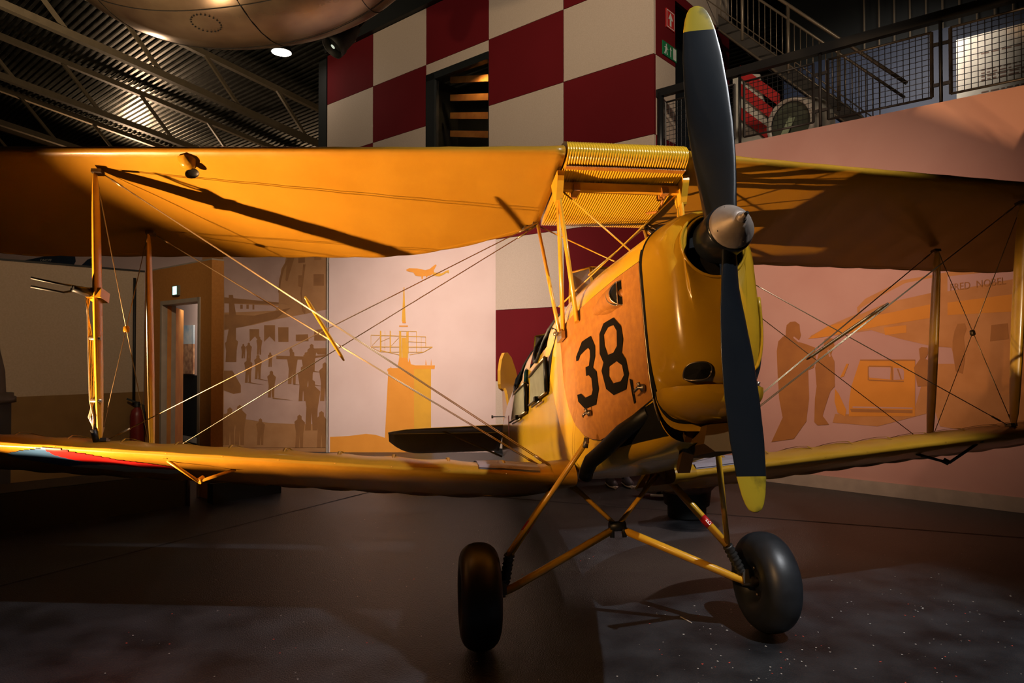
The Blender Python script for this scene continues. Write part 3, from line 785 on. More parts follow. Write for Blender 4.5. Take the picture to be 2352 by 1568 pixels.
# ---- cabane struts
for s in (-1,1):
    Y=s*.35
    top=Vector((UX-.155*CH,Y,UZ-.115)); 
    for bxp in ((.50,s*.31,1.33),(.24,s*.325,1.345)):
        c=MB('strut'); c.tube([top+Vector((0,0,.03)),Vector(bxp)],.011,12,r2=.021,up=(1,0,0)); c.build('cabane_strut', root)
    br=MB('strut'); br.loft([[top+Vector((x,y,z)) for x,z in ((-.03,-.09),(.03,-.09),(.10,.02),(.10,.05),(-.08,.05),(-.06,.0))] for y in (-.018,.018)],smooth=False); br.build('cabane_bracket', root)
    c=MB('strut'); rt=Vector((UX-.62*CH,Y,UZ-.06)); c.tube([rt,Vector((.18,s*.33,1.335))],.010,12,r2=.018,up=(1,0,0)); c.build('cabane_strut', root)
    c=MB('alu'); c.lathe([(0,0),(.012,0),(.012,.05),(0,.05)],12,(.25,s*.33,1.335),(0,s,0)); c.box((.22,s*.335,1.325),(.12,.02,.04)); c.use('hole').lathe([(0,.051),(.008,.051)],12,(.25,s*.33,1.335),(0,s,0)); c.build('strut_fitting', root)
    w=MB('steel'); w.tube([rt+Vector((0,s*.02,0)),rt+Vector((-.05,s*.09,-.01))],.01,6); w.box(rt+Vector((0,s*.015,.01)),(.05,.04,.03)); w.box(rt+Vector((-.04,s*.07,-.005)),(.03,.03,.02)); w.build('wire_fitting', root)
for a,b in (((UX-.155*CH,-.33,UZ-.13),(.35,.24,1.60)),((UX-.155*CH,.33,UZ-.13),(-.05,-.28,1.58)),((UX-.62*CH,-.34,UZ-.07),(.30,.26,1.60)),((UX-.62*CH,.34,UZ-.07),(.45,-.22,1.60))):
    w=MB('strut'); w.tube([a,b],.0045,6); w.build('bracing_wire', root)
# ---- interplane struts
YS=2.852; FS,RS=.088,.682
for s in (-1,1):
    tops={}; bots={}
    for nm,c,cl in (('f',FS,.10),('r',RS,.66)):
        t=under('u',s*YS,max(c,.10),-.02); b=over('l',s*YS,max(c,.08))
        d=(b-t); tops[nm]=t; bots[nm]=b
        k=MB('strut'); pts=[t+d*f for f in (0,.02,.06,.15,.3,.5,.7,.85,.94,.98,1)]
        rad=[.006,.009,.013,.016,.018,.019,.018,.016,.013,.009,.006]
        k.tube(pts,rad,20,r2=3.0,up=(1,-.12*s,0)); st=k.build('interplane_strut', root)
        f=MB('steel'); f.box(t+Vector((0,-s*.015,-.01)),(.05,.05,.02)); f.build('strut_fitting', st); f=MB('steel'); f.box(b+Vector((0,-s*.015,.01)),(.05,.05,.02)); f.build('strut_fitting', st)
    rootf=Vector((LX-.1*CH,s*.36,LZ+.05)); rootr=Vector((LX-.62*CH,s*.36,LZ+.05))
    ctf=Vector((UX-.155*CH,s*.36,UZ-.12)); ctr=Vector((UX-.62*CH,s*.36,UZ-.07))
    def wire(a,b,r=.0026,name='flying_wire'):
        w=MB('wire'); a=Vector(a); b=Vector(b); w.tube([a,b],r,6)
        for f in (.035,.965):
            p=a.lerp(b,f); d=(b-a).normalized()*.035; w.tube([p-d,p+d],r*2,6)
        return w.build(name, root)
    tf=tops['f']+Vector((-.01,-s*.03,-.01)); tr=tops['r']+Vector((0,-s*.03,-.01)); bf=bots['f']+Vector((-.01,-s*.03,.01)); brr=bots['r']+Vector((0,-s*.03,.01))
    for dx in (0,.03):
        wire(rootf+Vector((dx*1.5,0,0)),tf+Vector((dx*.3,0,0))); 
        wire(rootr+Vector((dx*1.5,0,0)) if False else rootf+Vector((-.14-dx*1.5,0,.0)),tr+Vector((-dx*.3,0,0)))
    wire(ctr+Vector((.06,0,0)),bf,.0030,'landing_wire'); wire(ctr,brr,.0030,'landing_wire')
    wire(tops['f'],bots['r'],.0028,'incidence_wire'); wire(tops['r'],bots['f'],.0028,'incidence_wire')
    mid_=(tops['f']+bots['r']+tops['r']+bots['f'])/4
    k=MB('strut' if s<0 else 'steel'); k.lathe([(.012,-.02),(.018,-.012),(.018,.012),(.012,.02)],12,mid_,(0,0,1)); k.build('wire_bobbin', root)
    # spreader rod where the wires cross
    fa=rootf.lerp(tf,.52); ra=(rootf+Vector((-.14,0,0))).lerp(tr,.44)
    fa=None
    pf=rootf.lerp(tf,.545); pl=(ctr+Vector((.06,0,0))).lerp(bf,.46)
    pr2=(rootf+Vector((-.14,0,0))).lerp(tr,.49); 
    k=MB('strut' if s<0 else 'steel'); a=pf+Vector((.10,0,.03)); b=pr2+Vector((-.16,0,-.05))
    k.tube([a,a.lerp(b,.08),a.lerp(b,.5),a.lerp(b,.92),b],[.006,.010,.011,.010,.006],8); k.build('wire_spreader', root)
# pitot head on the starboard front strut
t=under('u',-YS,.10,-.02); b=over('l',-YS,FS); pc=t.lerp(b,.455)
pt=MB('strut'); pt.bar(pc+Vector((-.06,0,0)),pc+Vector((.05,0,0)),.075,.055); pt.build('pitot_clamp', root)
pt=MB('black'); q=pc+Vector((.04,-.02,0)); pt.tube([q,q+Vector((.09,-.05,-.005))],[.028,.016],10)
for dz,o2 in ((.012,0.),(-.012,-.01)):
    pt.tube([q+Vector((.07,-.045,dz)),q+Vector((.10,-.085,dz*1.8-.012)),q+Vector((.20+o2,-.20,dz*1.8-.01))],.0065,8)
pt.build('pitot_head', root)
cb_=MB('alu')
for j in range(3):
    o_=Vector((.035+.006*j,-.022-.008*j,0)); P=[pc+o_+Vector((0,0,-.03)),t.lerp(b,.52)+o_+Vector((.0,-.018+.012*j,0)),t.lerp(b,.62)+o_*.9,t.lerp(b,.85)+o_*.85,t.lerp(b,.91)+o_+Vector((0,(-.02,.0,.025)[j],0)),t.lerp(b,.965)+o_*.6]
    cb_.tube(P,.0048,6)
for f in (.62,.85): cb_.tube([t.lerp(b,f)+Vector((.035,-.03,0)),t.lerp(b,f)+Vector((.035,.03,0))],.012,8)
cb_.use('black').tube([t.lerp(b,.955)+Vector((.03,-.02,0)),b+Vector((.02,-.01,0))],.018,8)
cb_.build('pitot_tubing', root)

# ---- undercarriage
APEX=Vector((-.10,0,.318))
for s in (-1,1):
    W=Vector((0,s*.7875,0)); J=Vector((.045,s*.60-.03,.20))
    ax=MB('strut'); e=Vector((0,s*.60,.035)); ax.tube([APEX+Vector((0,s*.03,-.02)),APEX.lerp(e,.9),e,Vector((0,s*.66,.012)),Vector((0,s*.71,.0))],.021,12); a_=ax.build('axle', root)
    j=MB('steel'); j.tube([(0,s*.655,.012),(0,s*.735,0)],.027,12); j.box((0,s*.665,.035),(.06,.035,.07)); j.build('axle_hub_joint', a_)
    # compression leg with boot
    top=Vector((-.12,s*.30,.60)); l=MB('strut'); l.tube([top,J],.020,14,r2=.034,up=(1,0,0)); leg=l.build('undercarriage_leg', root)
    d=(J-top)
    bt=MB('boot'); n=18; P=[J.lerp(Vector((0,s*.655,.05)),k/n) for k in range(n+1)]; bt.tube(P,[.026+.005*math.sin(k*2.4) for k in range(n+1)],12); bt.build('leg_gaiter', leg)
    st=MB('red','rwhite'); c0=top.lerp(J,.62); c1=top.lerp(J,.74); st.tube([c0,c1],.0206,14,r2=.0346,up=(1,0,0)); stk=st.build('tape_label', leg)
    # letter on the tape, facing forward
    lt=MB('rwhite'); dn=(c1-c0).normalized(); sid=dn.cross(Vector((1,0,0))).normalized()*(1 if s>0 else 1); cc=c0.lerp(c1,.5)+Vector((.0362,0,0))*1.0
    txt='B' if s>0 else 'E'
    rgt = Vector((0,1,0)) - dn*dn.y; rgt.normalize()
    upq = -dn if dn.z<0 else dn
    text_mesh(lt, txt, .045, lambda x,y: cc + rgt*(x-.015) + upq*(y-.016))
    lt.build('tape_letter', stk)
    f=MB('strut'); f.tube([(.60,s*.32,.72),J],.013,12,r2=.018,up=(1,0,0)); f.build('radius_rod', root)
    f=MB('steel'); f.tube([(.60,s*.32,.735),(.60,s*.33,.69)],.013,8); f.build('leg_fitting', root)
    v=MB('strut'); v.tube([APEX,Vector((-.16,s*.28,.60))],.013,12,r2=.018,up=(1,0,0)); v.build('apex_strut', root)
    v=MB('strut'); v.tube([APEX.lerp(Vector((-.16,s*.28,.60)),.6),Vector((-.34,s*.30,.61))],.008,8); v.build('brace_rod', root)
    # wheel
    wh=empty('wheel',W,root)
    ty=MB('rubber'); prof=[]
    for k in range(29):
        a=2*PI*k/28; ex=.9
        prof.append((.172+.094*math.copysign(abs(math.cos(a))**ex,math.cos(a)), .102*math.copysign(abs(math.sin(a))**ex,math.sin(a))))
    ty.lathe(prof,56,(0,0,0),(0,1,0)); ty.build('tyre',wh)
    hb=MB('black','steel'); hb.lathe([(0,-.05),(.05,-.05),(.055,-.035),(.10,-.03),(.115,-.05),(.115,.05),(.10,.03),(.055,.035),(.05,.05),(0,.05)],32,(0,0,0),(0,1,0))
    hb.use('steel')
    for k in range(6):
        a=k*PI/3
        for sy in (-1,1): hb.lathe([(0,sy*.034),(.009,sy*.034),(.009,sy*.044),(0,sy*.044)],8,(.08*math.cos(a),0,.08*math.sin(a)),(0,1,0))
    hb.build('wheel_hub',wh)
k=MB('black'); k.tube([APEX+Vector((.0,-.045,0)),APEX+Vector((0,.045,0))],.028,10); k.tube([APEX+Vector((.01,-.03,.02)),APEX+Vector((.01,-.035,-.06))],.013,8); k.tube([APEX+Vector((.01,.03,.02)),APEX+Vector((.01,.035,-.06))],.013,8); k.build('axle_pivot', root)
# ---- tail
TX=-4.12; HG=-4.86
for nm in ('tailplane','elevator'):
  for s in (-1,1):
    tp=MB('yellow'); rr=[]
    for i in range(19):
        u=i/18; y=.03+1.43*u; le=TX-.05-.34*u-(.26*max(0,(u-.72)/.28)**2.4); te=HG-.50-.04*u+(.34*max(0,(u-.70)/.30)**2.6)
        if nm=='tailplane': x0,x1=le,max(te,HG+.004)
        else: x0,x1=min(le,HG-.004),te
        ring=[]
        for k in range(16):
            a=2*PI*k/16; x=(x0+x1)/2+(x0-x1)/2*math.cos(a)
            ring.append(Vector((x, s*y, 1.432-max(0,HG-x)*math.tan(R(21))+(.024 if nm=='tailplane' else .014)*math.sin(a)*(1-.5*u))))
        rr.append(ring)
    tp.loft(rr); tp.build(nm, root)
for s in (-1,1):
    k=MB('strut'); k.tube([(-4.6,s*.80,1.42),(-4.62,s*.08,1.10)],.012,10); k.build('tail_strut', root)
fn=MB('yellow'); fn.poly([Vector((x,-.016,z)) for x,z in ((-4.25,1.46),(-4.5,1.70),(-4.72,1.93),(-4.92,2.02),(-4.95,2.02),(-4.95,1.2),(-4.7,1.3))],(0,.032,0)); fn.build('tail_fin', root)
ru=MB('yellow'); pts=[(.27,.72),(.26,.90),(.19,1.06),(.08,1.17),(-.04,1.20),(-.20,1.16),(-.36,1.02),(-.50,.80),(-.57,.52),(-.56,.22),(-.46,-.02),(-.25,-.12),(0,-.14),(0,.64),(.06,.65),(.24,.67)]
ra=R(-27)
def rp(x,y,z): return Vector((-4.98+x*math.cos(ra)-y*math.sin(ra), .045+x*math.sin(ra)+y*math.cos(ra), 1.30+z))
c=[rp(x,-.02,z) for x,z in pts]; th=rp(0,.04,0)-rp(0,0,0)
ru.poly(c,th); ru.build('rudder', root)
k=MB('black'); k.tube([(-4.7,-.18,1.60),(-4.7,.18,1.60)],.006,6); k.lathe([(0,-.01),(.02,-.01),(.02,.01),(0,.01)],8,(-4.7,-.18,1.60),(0,1,0)); k.build('control_horn', root)
k=MB('steel'); k.tube([(-4.7,0,1.16),(-4.95,0,.96)],.014,8); k.box((-4.97,0,.945),(.16,.05,.02)); k.build('tail_skid', root)
k=MB('red'); 
k.add([Vector((x,-(side_y(x,z)+.002),z)) for x,z in ((-2.5,1.30),(-2.62,1.30),(-2.66,1.0),(-2.54,1.0))],[(0,1,2,3)]); k.build('fuselage_stripe', fuselage)
# ================================================================== THE HALL
fl=MB('floor'); fl.box((0,12,-.05),(44,34,.1)); structure(fl.build('floor'))
sm=MB('seam')
def seam(a,b,w=.03):
    a=Vector((*a,0)); b=Vector((*b,0)); d=(b-a).normalized(); n=Vector((-d.y,d.x,0))*w/2
    sm.poly([a-n+UP*.0012,b-n+UP*.0012,b+n+UP*.0012,a+n+UP*.0012])
seam((-3.9,3.52),(-1.45,7.62)); seam((-1.45,7.62),(-1.2,7.56)); seam((-1.2,7.56),(4.4,5.55)); seam((-1.45,7.62),(-1.0,8.4))
structure(sm.build('trim_floor_seam'))
spk=MB('speck','paper_red'); rnd=random.Random(3)
for k in range(700):
    x=rnd.uniform(-2.2,3.6); y=rnd.uniform(2.6,6.5)
    if k%3==0: x=rnd.uniform(.6,3.2); y=rnd.uniform(2.9,4.2)
    s=rnd.uniform(.0015,.0062); spk.use('paper_red' if rnd.random()<.2 else 'speck')
    if y>5.9 and x>1.2: continue
    a=rnd.random()*3; pts=[Vector((x+s*rnd.uniform(.6,1.3)*math.cos(a+q*PI/2.5),y+s*rnd.uniform(.6,1.3)*math.sin(a+q*PI/2.5),.0015)) for q in range(5)]
    spk.poly(pts)
spk.use('speck').bar((.97,3.95,.003),(1.01,3.86,.003),.006,.003)
tag(spk.build('floor_grit'),'tiny pale crumbs and grit scattered over the dark floor','debris',kind='stuff')

# ---- roof: corrugated steel sheets falling away, on trusses
rf=MB('ceil'); m0,m1=-14,46; pitch=.15
prof=[(0,0),(.05,0),(.07,.05),(.12,.05),(.15,0)]
rows=[]; k=-4.
zr=lambda k: 10.5-.15*k
ks=[]
while k<24:
    for a,b in prof[:-1]: ks.append((k+a,b))
    k+=pitch
g=[[room(m,kk,zr(kk)-b) for kk,b in ks] for m in (m0,8,16,24,32,m1)]
rf.loft(g,closed=False,smooth=False); structure(rf.build('ceiling'))
for m in (17.2,21.3,25.2,29.2):
    t=MB('truss'); 
    def zb(k): return 9.3-.15*k
    def ztp(k): return 10.32-.15*k
    t.bar(room(m,0,zb(0)),room(m,22,zb(22)),.16,.16); t.bar(room(m,0,ztp(0)),room(m,22,ztp(22)),.14,.14)
    o=tag(t.build('roof_truss'),None,'truss','roof trusses')
    nn=0
    for q in range(11):
        w=MB('truss'); a=q*2.; w.bar(room(m,a,ztp(a)),room(m,a+1,zb(a+1)),.08,.08); w.build('truss_brace',o)
    o['label']={17.2:'tan steel roof truss, largest one, running down to the checkered building',21.3:'roof truss just behind the largest tan one',25.2:'roof truss third from the front, meeting the wing near its left end',29.2:'hindmost dim roof truss above the left wing tip'}[m]
w=MB('dark'); w.box(room(0,24,4),(.1,.1,.1)); 
w=MB('dark'); w.poly([room(-14,22,-.05),room(46,22,-.05),room(46,22,9),room(-14,22,9)],D2*.2); structure(w.build('wall_back'))
w=MB('dark'); w.poly([room(45,-4,-.05),room(45,22,-.05),room(45,22,11),room(45,-4,11)],D1*.2); structure(w.build('wall_left'))

# ---- checkered building
KC=8.1; MC=4.455; CW=1.5; CHT=1.0795; ZB=5.507
ZTOP=7.6; ROOFZ=ZTOP
cw=MB('ckred','ckwhite')
rows_z=[3.9]+[ZB-CHT,ZB,ZB+CHT,ZTOP]   # boundaries from the mezzanine up
rows_z=[3.3485,4.4275,5.507,6.5865,7.60]
def cell(m,z): 
    return (m+z)%2
win=(MC+3*CW,MC+4*CW)   # window column m 8.955 .. 10.455 -> column between px 975 and 1119 is 7.455 .. 8.955
WM0,WM1=MC+2*CW,MC+3*CW; WZ0,WZ1=4.30,6.40
for c in range(5):
    a=MC+c*CW; b=a+CW
    for r in range(4):
        z0,z1=rows_z[r],rows_z[r+1]
        white = (c+r)%2==0
        cw.use('ckwhite' if white else 'ckred')
        if c==2:
            # openings for the window
            segs=[]
            zz0,zz1=z0,z1
            if z1<=WZ0 or z0>=WZ1: segs=[(z0,z1)]
            else:
                if z0<WZ0: segs.append((z0,WZ0))
                if z1>WZ1: segs.append((WZ1,z1))
            for p,q in segs: cw.poly([room(a+.006,KC,p+.004),room(b-.006,KC,p+.004),room(b-.006,KC,q-.004),room(a+.006,KC,q-.004)],D2*.05)
        else:
            cw.poly([room(a+.006,KC,z0+.004),room(b-.006,KC,z0+.004),room(b-.006,KC,z1-.004),room(a+.006,KC,z1-.004)],D2*.05)
structure(cw.build('wall_checker'))
# return side with doorway
rt=MB('ckred','ckwhite'); KD0,KD1=8.1+1.0,8.1+2.0
rows_r=[3.3485,4.4275,5.507,6.5865,7.6]
for c,(a,b) in enumerate(((8.1,8.1+.60),(8.1+.60,8.1+1.95),(8.1+1.95,8.1+2.45))):
    for r in range(4):
        z0,z1=rows_r[r],rows_r[r+1]
        white=(r%2==1) if c<2 else (r%2==0)
        rt.use('ckwhite' if (r%2==1) else 'ckred')
        if c==1:
            if z0>=6.58: pass
            elif z1>6.2: z0=6.45
            else: continue
        rt.poly([room(MC,a+.05 if c==0 else a,z0+.003),room(MC,b,z0+.003),room(MC,b,z1-.003),room(MC,a+.05 if c==0 else a,z1-.003)],D1*.05)
structure(rt.build('wall_checker_return'))
dk=MB('dark'); dk.poly([room(MC+.6,8.2,3.3),room(MC+.6,10.6,3.3),room(MC+.6,10.6,7.6),room(MC+.6,8.2,7.6)],D1*.02)
dk.poly([room(MC+.02,8.2,7.58),room(12.1,8.2,7.58),room(12.1,10.6,7.58),room(MC+.02,10.6,7.58)],UP*.02)
dk.poly([room(12.0,8.11,-.02),room(12.0,10.6,-.02),room(12.0,10.6,7.6),room(12.0,8.11,7.6)],D1*.28)
structure(dk.build('wall_checker_core'))
# black cladding above the building
bk=MB('dark'); bk.poly([room(-2,8.0,7.605),room(11.9,8.0,7.605),room(12.0,8.0,8.0),room(10.9,8.0,9.2),room(-2,8.0,9.2)],D2*.3); structure(bk.build('trim_roof_cladding'))
# window with glass, deep black frame and slats inside imitating a reflection
wn=empty('window_1',tuple(room((WM0+WM1)/2,KC,WZ0))); structure(wn)
def local(o,b): 
    b.parent=o; b.matrix_parent_inverse=Matrix.Translation(-o.location); return b
f=MB('dark'); 
f.poly([room(WM1-.01,KC-.01,WZ0),room(WM1-.22,KC-.01,WZ0),room(WM1-.22,KC-.01,WZ1),room(WM1-.01,KC-.01,WZ1)],D2*.12)
f.poly([room(WM0+.01,KC-.01,WZ1),room(WM1-.01,KC-.01,WZ1),room(WM1-.01,KC-.01,WZ1-.12),room(WM0+.01,KC-.01,WZ1-.12)],D2*.12)
f.poly([room(WM0,KC+.8,WZ0-.1),room(WM1,KC+.8,WZ0-.1),room(WM1,KC+.8,WZ1),room(WM0,KC+.8,WZ1)],D2*.02)
for mm in (WM0,WM1): f.poly([room(mm,KC,WZ0),room(mm,KC+.8,WZ0),room(mm,KC+.8,WZ1),room(mm,KC,WZ1)],D1*.01)
local(wn,f.build('window_frame'))
s_=MB('wood')  # orange slats stand in for roof trusses reflected in the glass
for q in range(6):
    z=WZ0+.35+q*.32; s_.poly([room(WM0+.02,KC+.35,z-.22),room(WM1-.25,KC+.35,z+.06),room(WM1-.25,KC+.35,z+.17),room(WM0+.02,KC+.35,z-.10)],D2*.03)
local(wn,s_.build('truss_reflection'))
s_=MB('ambsign'); s_.poly([room(WM0+.05,KC+.3,WZ0+.25),room(WM0+.5,KC+.3,WZ0+.13),room(WM0+.5,KC+.3,WZ0+.18),room(WM0+.05,KC+.3,WZ0+.33)],D2*.02); local(wn,s_.build('red_batten'))
gl=MB('glass'); gl.poly([room(WM0,KC+.04,WZ0),room(WM1-.2,KC+.04,WZ0),room(WM1-.2,KC+.04,WZ1-.1),room(WM0,KC+.04,WZ1-.1)],D2*.006); local(wn,gl.build('window_pane'))
# signs on the return
def sign(name,label,k0,k1,z0,z1,base,paint):
    s=MB(base); s.poly([room(MC-.012,k0,z0),room(MC-.012,k1,z0),room(MC-.012,k1,z1),room(MC-.012,k0,z1)],D1*.012); paint(s)
    return tag(s.build(name),label,'sign')
def pt_(u,v,k0,k1,z0,z1): return room(MC-.014,k0+(k1-k0)*u,z0+(z1-z0)*v)
def arrow(s):
    s.use('signpaint'); P=lambda u,v: pt_(u,v,8.42,8.66,5.98,6.24)
    s.poly([P(.4,.15),P(.6,.15),P(.6,.55),P(.4,.55)]); s.poly([P(.22,.5),P(.78,.5),P(.5,.88)])
    for a,b,c,d in ((.04,.04,.96,.08),(.04,.92,.96,.96),(.04,.04,.09,.96),(.91,.04,.96,.96)): s.poly([P(a,b),P(c,b),P(c,d),P(a,d)])
sign('direction_sign','small red square sign with white upward arrow on the checkered corner',8.42,8.66,5.98,6.24,'ambsign',arrow)
def exitp(s):
    s.use('signpaint'); P=lambda u,v: pt_(u,v,8.32,8.72,5.57,5.76)
    s.poly([P(.20,.72),P(.27,.72),P(.27,.88),P(.20,.88)]); s.poly([P(.15,.40),P(.27,.38),P(.30,.70),P(.18,.70)]); s.poly([P(.28,.62),P(.38,.55),P(.36,.5),P(.27,.56)]); s.poly([P(.15,.4),P(.21,.4),P(.17,.1),P(.08,.12)]); s.poly([P(.22,.4),P(.28,.4),P(.34,.14),P(.28,.10)]); s.poly([P(.08,.6),P(.18,.66),P(.18,.6),P(.1,.54)])
    s.poly([P(.52,.12),P(.57,.12),P(.57,.7),P(.52,.7)]); s.poly([P(.47,.62),P(.62,.62),P(.545,.88)]); s.poly([P(.72,.08),P(.95,.08),P(.95,.92),P(.72,.92)])
sign('exit_sign','green emergency exit sign with running figure and arrow, above the balcony corner',8.32,8.72,5.57,5.76,'green',exitp)

# ---- lower checkered wall under the mezzanine
KL=7.72; lo=MB('ckred','ckwhite')
for a,b,sw in ((5.672,6.96,0),(4.19,5.672,1)):
    for r,(z0,z1) in enumerate(((0,1.08),(1.08,2.16),(2.16,3.24),(3.24,4.05))):
        lo.use('ckwhite' if (r+sw)%2==0 else 'ckred'); lo.poly([room(a+.004,KL,z0+.003),room(b-.004,KL,z0+.003),room(b-.004,KL,z1-.003),room(a+.004,KL,z1-.003)],D2*.05)
structure(lo.build('wall_checker_lower'))
sk=MB('dark'); sk.poly([room(4.19,KL-.02,0),room(6.97,KL-.02,0),room(6.97,KL-.02,.07),room(4.19,KL-.02,.07)],D2*.02); structure(sk.build('baseboard_checker'))

# ---- murals
FN=(0,1,0)
def prints(mb,matname,polys,n,k,off,fx):
    mb.use(matname)
    for i,p in enumerate(polys):
        mb.poly([on_wall(*fx(q),n,k,off+.00004*i) for q in p])
YM=10.4
mu=MB('wallpink'); mu.poly([Vector((-2.79,YM,0)),Vector((-.20,YM,0)),Vector((-.20,YM,4.0)),Vector((-2.79,YM,4.0))],(0,.06,0))
fx=lambda q:(840+.185*q[0],590+.185*q[1]); idt=lambda q:q
prints(mu,'pr_or',[[(758,1003),(800,1001),(840,996),(862,998),(884,1005),(892,845),(951,845),(951,1075),(758,1075)]],FN,YM,.003,idt)
prints(mu,'pr_ye',[[(951,845),(990,845),(990,1000),(1000,1075),(951,1075)]],FN,YM,.0035,idt)
prints(mu,'pr_or',[[(400,1345),(860,1345),(855,1390),(400,1390)],[(268,1390),(400,1385),(400,1420),(268,1420)],
 [(520,1345),(545,1250),(560,1330),(620,1345)],[(740,1340),(745,1265),(757,1340)],[(805,1340),(812,1262),(820,1340)],[(300,1390),(312,1355),(325,1390)],
 [(415,850),(525,850),(525,865),(415,865)],[(455,820),(460,730),(480,730),(500,820)],[(400,1345),(415,1250),(520,1250),(535,1345)],
 [(500,160),(540,138),(640,142),(740,162),(790,150),(865,92),(882,100),(845,165),(850,200),(800,230),(690,242),(620,232),(590,190),(520,178)],
 [(690,240),(712,240),(708,280),(692,270)],[(745,232),(770,232),(762,255),(750,252)]],FN,YM,.004,fx)
prints(mu,'pr_ye',[[(840,190),(940,205),(1000,170),(1032,160),(1032,205),(1010,190),(960,220),(915,240),(830,228)],[(470,375),(480,375),(496,800),(448,800)],[(415,920),(440,920),(450,1250),(415,1250)],[(505,930),(525,930),(525,1250),(500,1250)],[(448,1000),(500,1000),(505,1250),(455,1250)]],FN,YM,.0045,fx)
def pline(a,b,w): 
    d=Vector((b[0]-a[0],b[1]-a[1])); n=Vector((-d.y,d.x)).normalized()*w/2
    return [(a[0]-n.x,a[1]-n.y),(b[0]-n.x,b[1]-n.y),(b[0]+n.x,b[1]+n.y),(a[0]+n.x,a[1]+n.y)]
L=[((65,970),(745,990),8),((65,1115),(830,1118),8),((185,915),(185,1180),18),((305,915),(305,1180),14),((410,920),(630,925),7),((630,925),(630,1185),6),((745,990),(745,1110),6),((65,970),(65,1110),5),((190,1160),(420,1215),7),((720,1180),(825,1118),7),((545,1215),(720,1180),6),((190,1050),(300,1000),5),((80,1100),(190,980),5),((310,1110),(420,990),5),((535,1050),(740,1060),5),((190,1180),(720,1180),6),((530,925),(530,1200),7),((65,1115),(190,1180),5),((240,915),(240,1180),4),((690,985),(690,1180),4)]
prints(mu,'pr_ye',[pline(*l) for l in L],FN,YM,.005,fx)
tag(mu.build('tower_mural'),'pale wall mural of an orange control tower with an airliner flying over','mural')

cr=MB('crowdmid'); cr.poly([Vector((-4.75,YM+.05,0)),Vector((-2.83,YM+.05,0)),Vector((-2.83,YM+.05,4.0)),Vector((-4.75,YM+.05,4.0))],(0,.06,0))
g5=lambda q:(500+.2804*min(q[0],893),590+.2804*q[1]); YK=YM+.05
prints(cr,'crowdsky',[[(45,0),(560,0),(500,290),(500,372),(55,330)],[(55,600),(300,555),(480,510),(700,470),(905,430),(905,1370),(460,1365),(50,1300)],[(55,380),(500,400),(470,440),(55,455)]],FN,YK,.003,g5)
prints(cr,'crowdmid',[[(45,1340),(905,1380),(905,1560),(45,1560)],[(500,290),(520,100),(575,5),(905,5),(905,430),(640,400),(500,372)]],FN,YK,.004,g5)
prints(cr,'crowddk',[[(55,330),(500,372),(500,385),(55,378)],[(55,470),(300,480),(600,415),(480,500),(200,572),(55,590)],[(495,290),(505,180),(530,90),(575,10),(590,15),(545,100),(518,200),(508,290)],[(660,150),(690,150),(690,250),(660,240)],[(785,140),(870,140),(870,235),(785,235)],[(660,0),(715,0),(715,45),(660,50)],[(790,0),(850,0),(850,25),(790,25)],[(700,60),(720,60),(690,290),(700,420),(720,440),(715,470),(690,440),(678,300)],[(570,0),(630,0),(570,200),(555,190)],
 [(260,590),(340,590),(340,695),(305,650),(262,695)],[(380,558),(470,558),(470,695),(425,650),(380,695)],[(495,575),(580,575),(580,695),(497,695)],[(640,635),(740,632),(745,690),(640,690)],[(790,600),(900,580),(900,685),(790,685)],
 [(480,808),(720,815),(905,800),(905,812),(720,842),(480,835)],[(780,750),(905,745),(905,800),(820,798)],
 [(50,930),(120,930),(190,1050),(190,1110),(130,1122),(45,1090)],[(185,390),(205,390),(205,425),(185,425)],[(235,390),(255,390),(255,425),(235,425)],[(285,390),(300,390),(300,430),(285,430)],
 [(90,310),(125,310),(150,470),(150,860),(80,860),(70,700),(95,560)]],FN,YK,.005,g5)
def person_print(x,y,h):   # feet at (x, y), height h, in mural crop units
    w=h*.13
    return [(x-w,y),(x-w*.8,y-h*.45),(x-w*1.2,y-h*.78),(x-w*.5,y-h*.86),(x-w*.5,y-h*.95),(x,y-h),(x+w*.5,y-h*.95),(x+w*.5,y-h*.86),(x+w*1.3,y-h*.76),(x+w*.9,y-h*.42),(x+w*.8,y),(x+w*.15,y),(x,y-h*.35),(x-w*.15,y)]
PP=[(250,1030,210),(330,1000,200),(255,850,150),(440,1150,220),(610,1040,270),(770,940,230),(740,1100,330),(700,1180,290),(770,1420,420),(880,1180,320),(210,830,120),(340,800,150),(90,860,200),(130,860,220),(670,1560,270),(850,1560,300),(350,1540,220),(100,1540,310),(180,1540,330),(60,1540,260),(720,900,120),(600,830,90),(430,900,120)]
prints(cr,'crowddk',[person_print(*p) for p in PP]+[[(250,1030),(390,1050),(250,1022)],[(330,1000),(440,1020),(330,992)],[(450,1150),(620,1175),(450,1160)],[(770,940),(860,945),(770,930)],[(620,1040),(700,1050),(620,1045)],[(770,1040),(880,1060),(770,1050)]],FN,YK,.006,g5)
tag(cr.build('crowd_mural'),'brown printed mural of a crowd standing on an airfield, beside the tower mural','mural')
tr_=MB('frame'); tr_.box((-2.808,YM-.012,2.0),(.02,.02,4.0)); structure(tr_.build('trim_1'))

